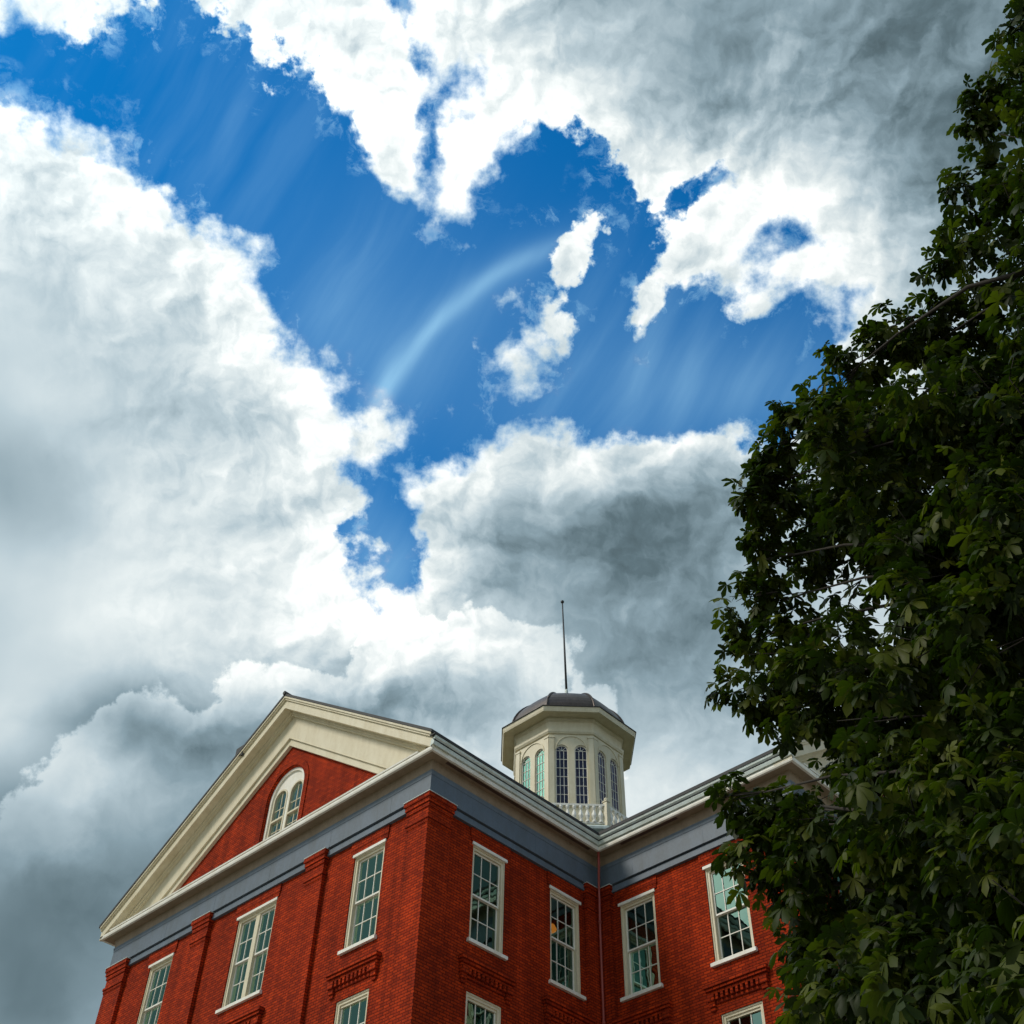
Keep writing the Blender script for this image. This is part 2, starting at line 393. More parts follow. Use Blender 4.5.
# ------------------------------------------------------------------ windows
def window(F, a0, a1, z0, z1, n, top=True, label=None):
    """n = 1 single, 2 = mullioned pair of narrow sashes"""
    bm = bmesh.new()
    cw = 0.105
    bA, bB = -0.22, -0.055
    fbox(bm, F, a0 + .003, a0 + cw, bA, bB, z0, z1 - .002); fbox(bm, F, a1 - cw, a1 - .003, bA, bB, z0, z1 - .002)
    fbox(bm, F, a0 + cw, a1 - cw, bA, bB, z1 - 0.10, z1 - .002)
    fbox(bm, F, a0 + cw, a1 - cw, bA, bB, z0, z0 + 0.05)
    # outer brick mould
    for s0, s1 in ((a0 + .003, a0 + .04), (a1 - .04, a1 - .003)): fbox(bm, F, s0, s1, bB, bB + 0.022, z0, z1 - .002)
    fbox(bm, F, a0 + .04, a1 - .04, bB, bB + 0.022, z1 - .04, z1 - .002)
    if not top:
        fbox(bm, F, a0 + cw, a1 - cw, bA, bB - 0.03, z1 - 0.16, z1 - 0.10)
    lights = [(a0 + cw, a1 - cw)]
    if n == 2:
        c = (a0 + a1) / 2; mw = 0.085
        fbox(bm, F, c - mw, c + mw, bA, bB - 0.01, z0 + .05, z1 - .10)
        lights = [(a0 + cw, c - mw), (c + mw, a1 - cw)]
    w = finish('window', bm, M['cream'], bld)
    if label: w['label'] = label
    zt, zb = z1 - 0.10, z0 + 0.05
    zm = (zt + zb) / 2
    for (s0, s1) in lights:
        for up in (1, 0):
            b0 = -0.155 if up else -0.20
            b1 = b0 + 0.045
            y0, y1 = (zm - .02, zt) if up else (zb, zm + .02)
            sb = bmesh.new(); st = 0.042
            fbox(sb, F, s0 + .002, s0 + st, b0, b1, y0, y1); fbox(sb, F, s1 - st, s1 - .002, b0, b1, y0, y1)
            rb, rt = (0.045, 0.045) if up else (0.07, 0.045)
            fbox(sb, F, s0 + st, s1 - st, b0, b1 + (0.012 if up else 0), y0, y0 + rb)
            fbox(sb, F, s0 + st, s1 - st, b0, b1, y1 - rt, y1)
            nv = 3 if n == 1 else 2
            for k in range(1, nv):
                a = s0 + (s1 - s0) * k / nv; fbox(sb, F, a - .011, a + .011, b0 + .008, b1 - .006, y0 + rb, y1 - rt)
            zc = (y0 + y1) / 2
            ed = [s0 + st] + [s0 + (s1 - s0) * k / nv for k in range(1, nv)] + [s1 - st]
            for e0, e1 in zip(ed, ed[1:]):
                fbox(sb, F, e0 + (.011 if e0 > s0 + st else 0), e1 - (.011 if e1 < s1 - st else 0), b0 + .008, b1 - .008, zc - .011, zc + .011)
            finish('sash', sb, M['white'], w)
    gb = bmesh.new()
    for (s0, s1) in lights:
        for b, y0, y1 in ((-0.135, zm, zt), (-0.18, zb, zm)):
            gb.faces.new([gb.verts.new(F(*p)) for p in ((s0 + .02, b, y0 + .01), (s1 - .02, b, y0 + .01), (s1 - .02, b, y1 - .01), (s0 + .02, b, y1 - .01))])
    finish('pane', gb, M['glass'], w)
    sb = bmesh.new()
    fbox(sb, F, a0 - 0.075, a1 + 0.075, -0.24, 0.085, z0 - 0.115, z0 - .030)
    fbox(sb, F, a0 - 0.055, a1 + 0.055, -0.24, 0.05, z0 - .030, z0 - .004)
    finish('sill', sb, M['white'], w)
    if top:
        lb = bmesh.new(); fbox(lb, F, a0 - 0.035, a1 + 0.035, -0.06, 0.035, z1 - 0.008, z1 + 0.07)
        finish('lintel', lb, M['white'], w)
        pb = bmesh.new()
        fbox(pb, F, a0 - 0.13, a1 + 0.13, -0.02, 0.040, z1 + 0.20, 18.19)
        fbox(pb, F, a0 - 0.10, a1 + 0.10, -0.02, 0.028, z1 + 0.07, z1 + 0.20)
        finish('brick_panel', pb, M['brick'], w)
    return w

def hood(F, a0, a1, zt=14.66):
    """corbelled brick hood with a row of dentils over a lower window"""
    bm = bmesh.new(); A0, A1 = a0 - 0.33, a1 + 0.33
    fbox(bm, F, A0, A1, -0.02, 0.17, zt - 0.085, zt)
    fbox(bm, F, A0 + .03, A1 - .03, -0.02, 0.135, zt - 0.16, zt - 0.085)
    fbox(bm, F, A0 + .06, A1 - .06, -0.02, 0.085, zt - 0.235, zt - 0.16)
    for s0, s1 in ((A0 + .06, A0 + .27), (A1 - .27, A1 - .06)):
        fbox(bm, F, s0, s1, -0.02, 0.12, zt - 0.40, zt - 0.235)
        fbox(bm, F, s0 + .02, s1 - .02, -0.02, 0.08, zt - 0.52, zt - 0.40)
        fbox(bm, F, s0 + .04, s1 - .04, -0.02, 0.045, zt - 0.62, zt - 0.52)
    m = round((A1 - A0 - 0.54) / 0.145)
    for k in range(m):
        c = A0 + 0.27 + (A1 - A0 - 0.54) * (k + 0.5) / m
        fbox(bm, F, c - 0.036, c + 0.036, -0.02, 0.10, zt - 0.39, zt - 0.235)
    fbox(bm, F, A0 + .27, A1 - .27, -0.02, 0.035, zt - 0.47, zt - 0.39)
    finish('window_hood', bm, M['brick'], bld)

for F, wins in ((FA, winA), (FB, winB), (FC, winC), (FD, winD)):
    for a0, a1, n in wins:
        window(F, a0, a1, ZS, ZH, n, True)
        window(F, a0, a1, ZS2, ZH2, n, False)
        hood(F, a0, a1)

# arched twin window in the pediment
ac, ar, az0, azs = AW
F = FA
def ring_loop(ac, r, z0, zs, n=24):
    return [(ac + r, z0)] + [(ac + r * math.cos(t), zs + r * math.sin(t)) for t in (math.pi * k / n for k in range(n + 1))] + [(ac - r, z0)]
def arch_band(bm, F, ac, r0, r1, z0, zs, b0, b1, n=24):
    A, B = ring_loop(ac, r0, z0, zs, n), ring_loop(ac, r1, z0, zs, n)
    rings = [[bm.verts.new(F(p[0], b, p[1])) for p, b in ((A[i], b0), (B[i], b0), (B[i], b1), (A[i], b1))] for i in range(len(A))]
    for P, Q in zip(rings, rings[1:]):
        for j in range(4): bm.faces.new((P[j], P[(j + 1) % 4], Q[(j + 1) % 4], Q[j]))
    bm.faces.new(rings[0]); bm.faces.new(rings[-1])
bm = bmesh.new()
arch_band(bm, F, ac, ar - 0.10, ar - .003, az0, azs, -0.25, -0.07)
LR = 0.33; LC = (ac - 0.385, ac + 0.385); lzs = azs - 0.02
# tympanum board with the two arched lights cut out
def board(bm, F, outer, holes, b0, b1):
    loops = [outer] + holes; flat = [p for lp in loops for p in lp]
    tris = geometry.tessellate_polygon([[Vector((a, z, 0)) for a, z in lp] for lp in loops])
    for b in (b0, b1):
        vs = [bm.verts.new(F(a, b, z)) for a, z in flat]
        for t in tris: bm.faces.new([vs[i] for i in t])
    for lp in loops:
        for i in range(len(lp)):
            p, q = lp[i], lp[(i + 1) % len(lp)]
            bm.faces.new([bm.verts.new(F(*x)) for x in ((p[0], b0, p[1]), (q[0], b0, q[1]), (q[0], b1, q[1]), (p[0], b1, p[1]))])
board(bm, F, arch_loop(ac, ar - 0.09, az0 + .01, azs), [arch_loop(c, LR, az0 + 0.1, lzs, 16) for c in LC], -0.20, -0.13)
bmesh.ops.remove_doubles(bm, verts=bm.verts, dist=1e-5)
aw = finish('arched_window', bm, M['white'], bld)
for c in LC:
    sb = bmesh.new()
    arch_band(sb, F, c, LR - .055, LR - .002, az0 + 0.1, lzs, -0.22, -0.11, 16)
    fbox(sb, F, c - LR + .06, c + LR - .06, -0.21, -0.10, 20.69, 20.75)
    fbox(sb, F, c - .012, c + .012, -0.20, -0.165, az0 + .1, lzs + LR - .06)
    for z in (20.36, 21.12):
        fbox(sb, F, c - LR + .06, c - .013, -0.20, -0.168, z - .011, z + .011); fbox(sb, F, c + .013, c + LR - .06, -0.20, -0.168, z - .011, z + .011)
    finish('sash', sb, M['cream'], aw)
gb = bmesh.new()
for c in LC:
    lp = arch_loop(c, LR - .02, az0 + .1, lzs, 16); gb.faces.new([gb.verts.new(F(a, -0.185, z)) for a, z in lp])
finish('pane', gb, M['glass3'], aw)
bm = bmesh.new()
arch_band(bm, F, ac, ar + 0.03, ar + 0.22, az0, azs, -0.02, 0.03)
finish('brick_arch', bm, M['brick'], aw)
bm = bmesh.new(); fbox(bm, F, ac - ar - .08, ac + ar + .08, -0.24, 0.09, az0 - 0.13, az0 - .003)
finish('sill', bm, M['white'], aw)

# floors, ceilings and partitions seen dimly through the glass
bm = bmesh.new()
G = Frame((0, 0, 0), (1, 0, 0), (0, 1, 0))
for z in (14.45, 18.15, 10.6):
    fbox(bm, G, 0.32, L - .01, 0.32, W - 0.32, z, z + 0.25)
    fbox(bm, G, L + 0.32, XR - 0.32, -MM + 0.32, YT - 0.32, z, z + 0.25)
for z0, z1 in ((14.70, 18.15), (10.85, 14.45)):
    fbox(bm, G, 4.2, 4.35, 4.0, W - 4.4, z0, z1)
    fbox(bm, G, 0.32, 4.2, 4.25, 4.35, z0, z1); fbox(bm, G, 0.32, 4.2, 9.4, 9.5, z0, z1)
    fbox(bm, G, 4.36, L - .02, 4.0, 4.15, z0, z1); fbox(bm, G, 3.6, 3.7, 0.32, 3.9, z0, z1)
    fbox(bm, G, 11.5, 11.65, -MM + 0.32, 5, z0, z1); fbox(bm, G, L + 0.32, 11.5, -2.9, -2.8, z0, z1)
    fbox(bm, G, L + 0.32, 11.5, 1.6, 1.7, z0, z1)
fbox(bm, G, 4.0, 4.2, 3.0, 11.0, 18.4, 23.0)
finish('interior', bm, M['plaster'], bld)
bm = bmesh.new()
M['shade_fabric'] = paint('blind_fabric', (0.42, 0.47, 0.42), 0.8, 0.1, 0.1)
for F_, a0, a1, zb in ((FC, 0.84, 1.88, 15.3),):
    k = 14
    for i in range(k):
        c0 = a0 + (a1 - a0) * i / k; c1 = a0 + (a1 - a0) * (i + 0.8) / k
        fbox(bm, F_, c0, c1, -0.36 - (i % 2) * 0.05, -0.31, zb, 17.6)
finish('curtain', bm, M['shade_fabric'], bld)

# downspout
bm = bmesh.new()
P0 = Vector((L - 0.52, -0.52, 0))
tube(bm, [(L - .47, -.47, 19.50), (L - .47, -.47, 18.95), (L - .44, -.44, 18.85), (L - .30, -.30, 18.40), (L - .30, -.30, 17.9), (L - .22, -.22, 17.4), (L - .22, -.22, 0.1)], 0.036, 12)
for z in (17.35, 14.6, 11.5): tube(bm, [(L - .22, -.22, z), (L - .22, -.22, z + 0.07)], 0.05, 12)
finish('downspout', bm, M['pipe'], bld, smooth=True)

# ------------------------------------------------------------------ octagonal lantern on the roof
def octp(R, k): 
    a = rad(22.5 + 45 * k); return (CX + R * math.cos(a), CY + R * math.sin(a))
def oct_prism(bm, prof):
    """closed profile (R, z) turned through eight corners"""
    rings = [[bm.verts.new((*octp(R, k), z)) for R, z in prof] for k in range(8)]
    n = len(prof)
    for k in range(8):
        A, B = rings[k], rings[(k + 1) % 8]
        for j in range(n): bm.faces.new((A[j], A[(j + 1) % n], B[(j + 1) % n], B[j]))
RW = 2.277; AP = RW * math.cos(rad(22.5)); HW = RW * math.sin(rad(22.5))
def oct_frame(k, R=RW):
    a = rad(45 * k); n = Vector((math.cos(a), math.sin(a), 0)); ap = R * math.cos(rad(22.5))
    return Frame((CX + n.x * ap, CY + n.y * ap, 0), (-n.y, n.x, 0), n)
# walls with two arched openings per face
bm = bmesh.new()
ZF, ZTOP = 24.85, 30.16
wz0, wzs, wr = 26.25, 28.68, 0.25
WC = (-0.37, 0.37)
for k in range(8):
    Fk = oct_frame(k)
    outer = [(-HW, ZF), (HW, ZF), (HW, ZTOP), (-HW, ZTOP)]
    holes = [arch_loop(c, wr, wz0, wzs, 12) for c in WC]
    loops = [outer] + holes; flat = [p for lp in loops for p in lp]
    tris = geometry.tessellate_polygon([[Vector((a, z, 0)) for a, z in lp] for lp in loops])
    vs = [bm.verts.new(Fk(a, 0, z)) for a, z in flat]
    for t in tris:
        f = bm.faces.new([vs[i] for i in t]); f.normal_update()
        if f.normal.dot(Fk.n) < 0: f.normal_flip()
    for h in holes:
        for i in range(len(h)):
            p, q = h[i], h[(i + 1) % len(h)]
            bm.faces.new([bm.verts.new(Fk(*x)) for x in ((p[0], 0, p[1]), (q[0], 0, q[1]), (q[0], -.14, q[1]), (p[0], -.14, p[1]))])
    # corner pilaster strips and a plinth panel
    for s in (-1, 1):
        e0, e1 = sorted((s * (HW - 0.20), s * (HW + 0.005)))
        fbox(bm, Fk, e0, e1, -0.01, 0.045, ZF, 29.22)
        e0, e1 = sorted((s * (HW - 0.225), s * (HW + 0.015)))
        fbox(bm, Fk, e0, e1, -0.01, 0.065, 29.22, 29.30)
    arch_band(bm, Fk, 0.0, 0.585, 0.625, 28.70, 28.72, -0.01, 0.03, 20)
    fbox(bm, Fk, -HW + .21, HW - .21, -0.01, 0.05, 26.10, 26.20)
cup = finish('cupola', bm, M['cream'], bld, recalc=False)
bm = bmesh.new()
oct_prism(bm, [(RW - .02, 29.42), (RW + .05, 29.42), (RW + .10, 29.50), (RW + .11, 29.59), (RW + .02, 29.60), (RW + .02, 30.00), (RW + .10, 30.06), (RW + .12, 30.155), (2.80, 30.155), (2.80, 30.12), (2.876, 30.12), (2.90, 30.20), (2.92, 30.33), (2.4, 30.40), (RW - .02, 30.40)])
finish('cupola_cornice', bm, M['cream'], cup)
bm = bmesh.new()
oct_prism(bm, [(2.80, 30.335), (2.96, 30.335), (2.96, 30.365), (2.50, 30.46), (2.4, 30.46), (2.4, 30.40)])
finish('flashing', bm, M['roof'], cup)
# ribbed dome
bm = bmesh.new()
DH, DR, DZ = 1.95, 2.52, 30.38
rows = 14; per = 8
grid = []
for i in range(rows + 1):
    t = (math.pi / 2) * i / rows
    R, z = DR * math.cos(t) ** 0.9, DZ + DH * math.sin(t)
    ring = []
    for k in range(8):
        for j in range(per):
            u = j / per
            x0, y0 = octp(max(R, 0.02), k); x1, y1 = octp(max(R, 0.02), k + 1)
            x, y = x0 + (x1 - x0) * u, y0 + (y1 - y0) * u
            bulge = 1 + 0.025 * math.sin(math.pi * u)
            ring.append(bm.verts.new((CX + (x - CX) * bulge, CY + (y - CY) * bulge, z)))
    grid.append(ring)
N = 8 * per
for A, B in zip(grid, grid[1:]):
    for j in range(N): bm.faces.new((A[j], A[(j + 1) % N], B[(j + 1) % N], B[j]))
bm.faces.new(grid[-1]); bm.faces.new(grid[0])
dome = finish('dome', bm, M['dome'], cup)
bm = bmesh.new()
for k in range(8):
    pts = []
    for i in range(rows + 1):
        t = (math.pi / 2) * i / rows; x, y = octp(max(DR * math.cos(t) ** 0.9, .02) + 0.01, k); pts.append((x, y, DZ + DH * math.sin(t) + .01))
    tube(bm, pts, 0.045, 6)
finish('dome_ribs', bm, M['dome'], cup)
bm = bmesh.new()
zt = DZ + DH
tube(bm, [(CX, CY, zt - .05), (CX, CY, zt + .12), (CX, CY, zt + .14), (CX, CY, zt + .9), (CX, CY, zt + 1.0)], [.16, .16, .09, .075, .05], 12)
finish('pole_base', bm, M['gutter'], cup, smooth=False)
bm = bmesh.new()
pt = Vector((CX - .17, CY + .0, 38.3))
pb0 = Vector((CX, CY, zt + .9))
tube(bm, [pb0, pb0.lerp(pt, .5), pt], [.052, .042, .030], 10)
bmesh.ops.create_uvsphere(bm, u_segments=12, v_segments=8, radius=0.085, matrix=Matrix.Translation(pt + Vector((0, 0, .05))))
finish('pole', bm, M['pole'], cup, smooth=True)
# lantern windows
for k in range(8):
    Fk = oct_frame(k)
    for c in WC:
        wb = bmesh.new(); r = wr - .004
        arch_band(wb, Fk, c, r - .035, r, wz0, wzs, -0.11, -0.055, 12)
        fbox(wb, Fk, c - r + .035, c + r - .035, -0.11, -0.055, wz0, wz0 + .05)
        for s in (-1, 1):
            fbox(wb, Fk, c + s * .075 - .009, c + s * .075 + .009, -0.10, -0.065, wz0 + .05, wzs)
        for i in range(1, 7):
            z = wz0 + .05 + (wzs - wz0 - .05) * i / 6
            fbox(wb, Fk, c - r + .036, c + r - .036, -0.098, -0.068, z - .009, z + .009)
        for t in (45, 90, 135):
            d = Vector((math.cos(rad(t)), math.sin(rad(t))))
            tube(wb, [Fk(c + d.x * .02, -.083, wzs + d.y * .02), Fk(c + d.x * (r - .04), -.083, wzs + d.y * (r - .04))], .011, 5)
        g = len(wb.faces)
        f = wb.faces.new([wb.verts.new(Fk(a, -0.085, z)) for a, z in arch_loop(c, r - .02, wz0, wzs, 12)]); f.material_index = 1
        finish('window', wb, [M['white'], M['glass2'] if k in (3, 4) else M['glass4']], cup)
# base, deck and balustrade
bm = bmesh.new()
oct_prism(bm, [(2.2, 22.0), (2.95, 22.0), (2.95, 24.40), (3.02, 24.44), (3.02, 24.52), (2.97, 24.56), (2.97, 24.66), (3.20, 24.70), (3.22, 24.79), (3.18, 24.85), (2.2, 24.85)])
finish('cupola_base', bm, M['gutter'], cup)
RB = 3.1; HB = RB * math.sin(rad(22.5))
bm = bmesh.new()
oct_prism(bm, [(RB - .06, 25.66), (RB + .06, 25.66), (RB + .06, 25.74), (RB - .06, 25.74)])
oct_prism(bm, [(RB - .04, 24.93), (RB + .04, 24.93), (RB + .04, 24.99), (RB - .04, 24.99)])
finish('balustrade_rail', bm, M['white'], cup)
for k in range(8):
    x, y = octp(RB, k); pbm = bmesh.new()
    T = Frame((x, y, 0), (1, 0, 0), (0, 1, 0))
    fbox(pbm, T, -.085, .085, -.085, .085, 24.85, 25.84); fbox(pbm, T, -.11, .11, -.11, .11, 25.84, 25.88)
    bmesh.ops.create_uvsphere(pbm, u_segments=10, v_segments=8, radius=0.085, matrix=Matrix.Translation((x, y, 25.96)))
    finish('balustrade_post', pbm, M['cream'], cup)
def baluster_mesh():
    b = bmesh.new()
    prof = [(.08, 24.99), (.08, 25.06), (.04, 25.10), (.095, 25.26), (.08, 25.36), (.035, 25.50), (.055, 25.54), (.08, 25.60), (.08, 25.66)]
    rings = [[b.verts.new((r * math.cos(t), r * math.sin(t), z)) for t in (2 * math.pi * i / 8 for i in range(8))] for r, z in prof]
    for A, B in zip(rings, rings[1:]):
        for j in range(8): b.faces.new((A[j], A[(j + 1) % 8], B[(j + 1) % 8], B[j]))
    return b
first = finish('baluster', baluster_mesh(), M['white'], cup)
cnt = 0
for k in range(8):
    Fk = oct_frame(k, RB); m = 9
    for i in range(m):
        a = -HB + 0.10 + (2 * HB - 0.20) * (i + .5) / m; p = Fk(a, 0, 0)
        o = first if cnt == 0 else first.copy()
        if cnt: COL.objects.link(o); o.parent = cup
        o.location = (p.x, p.y, 0); cnt += 1

# lit ceiling lamp inside the second side window
lamp = bpy.data.objects.new('ceiling_lamp', None); COL.objects.link(lamp)
lamp['label'] = 'glowing orange ceiling lamp seen inside the window beside the downspout'; lamp['category'] = 'lamp'
lamp.location = (5.62, 1.05, 18.14)
m_, nt_, b_ = new_mat('lamp_glow'); b_.inputs['Base Color'].default_value = (0.9, .4, .1, 1)
b_.inputs['Emission Color'].default_value = (1.0, 0.30, 0.05, 1); b_.inputs['Emission Strength'].default_value = 1.6
LF = Frame((0, 0, 0), (1, 0, 0), (0, 1, 0))
bm = bmesh.new()
rings = []
for r, z in ((.06, -0.62), (.17, -0.68), (.22, -0.78), (.21, -0.81), (.06, -0.82)):
    rings.append([bm.verts.new((r * math.cos(t), r * math.sin(t), z)) for t in (2 * math.pi * i / 20 for i in range(20))])
for A, B in zip(rings, rings[1:]):
    for j in range(20): bm.faces.new((A[j], A[(j + 1) % 20], B[(j + 1) % 20], B[j]))
bm.faces.new(rings[0]); bm.faces.new(rings[-1])
finish('lamp_shade', bm, m_, lamp, smooth=True)
bm = bmesh.new(); tube(bm, [(0, 0, 0), (0, 0, -.63)], .012, 6); finish('cord', bm, M['pole'], lamp)

# ------------------------------------------------------------------ ground
bm = bmesh.new()
bmesh.ops.create_grid(bm, x_segments=8, y_segments=8, size=600)
gm = paint('lawn_and_soil', (0.11, 0.12, 0.06), 0.95, 0.3, 0.4, 0.25)
g = finish('ground', bm, gm); g['kind'] = 'structure'
bm = bmesh.new(); fbox(bm, LF, -30, -2.5, -60, 60, 0.002, 0.012)
fbox(bm, LF, -2.5, 40, -60, -9.5, 0.002, 0.012)
g = finish('pavement', bm, paint('pale_paving', (0.42, 0.39, 0.34), 0.9, 0.25, 0.25, 0.8)); g['kind'] = 'structure'

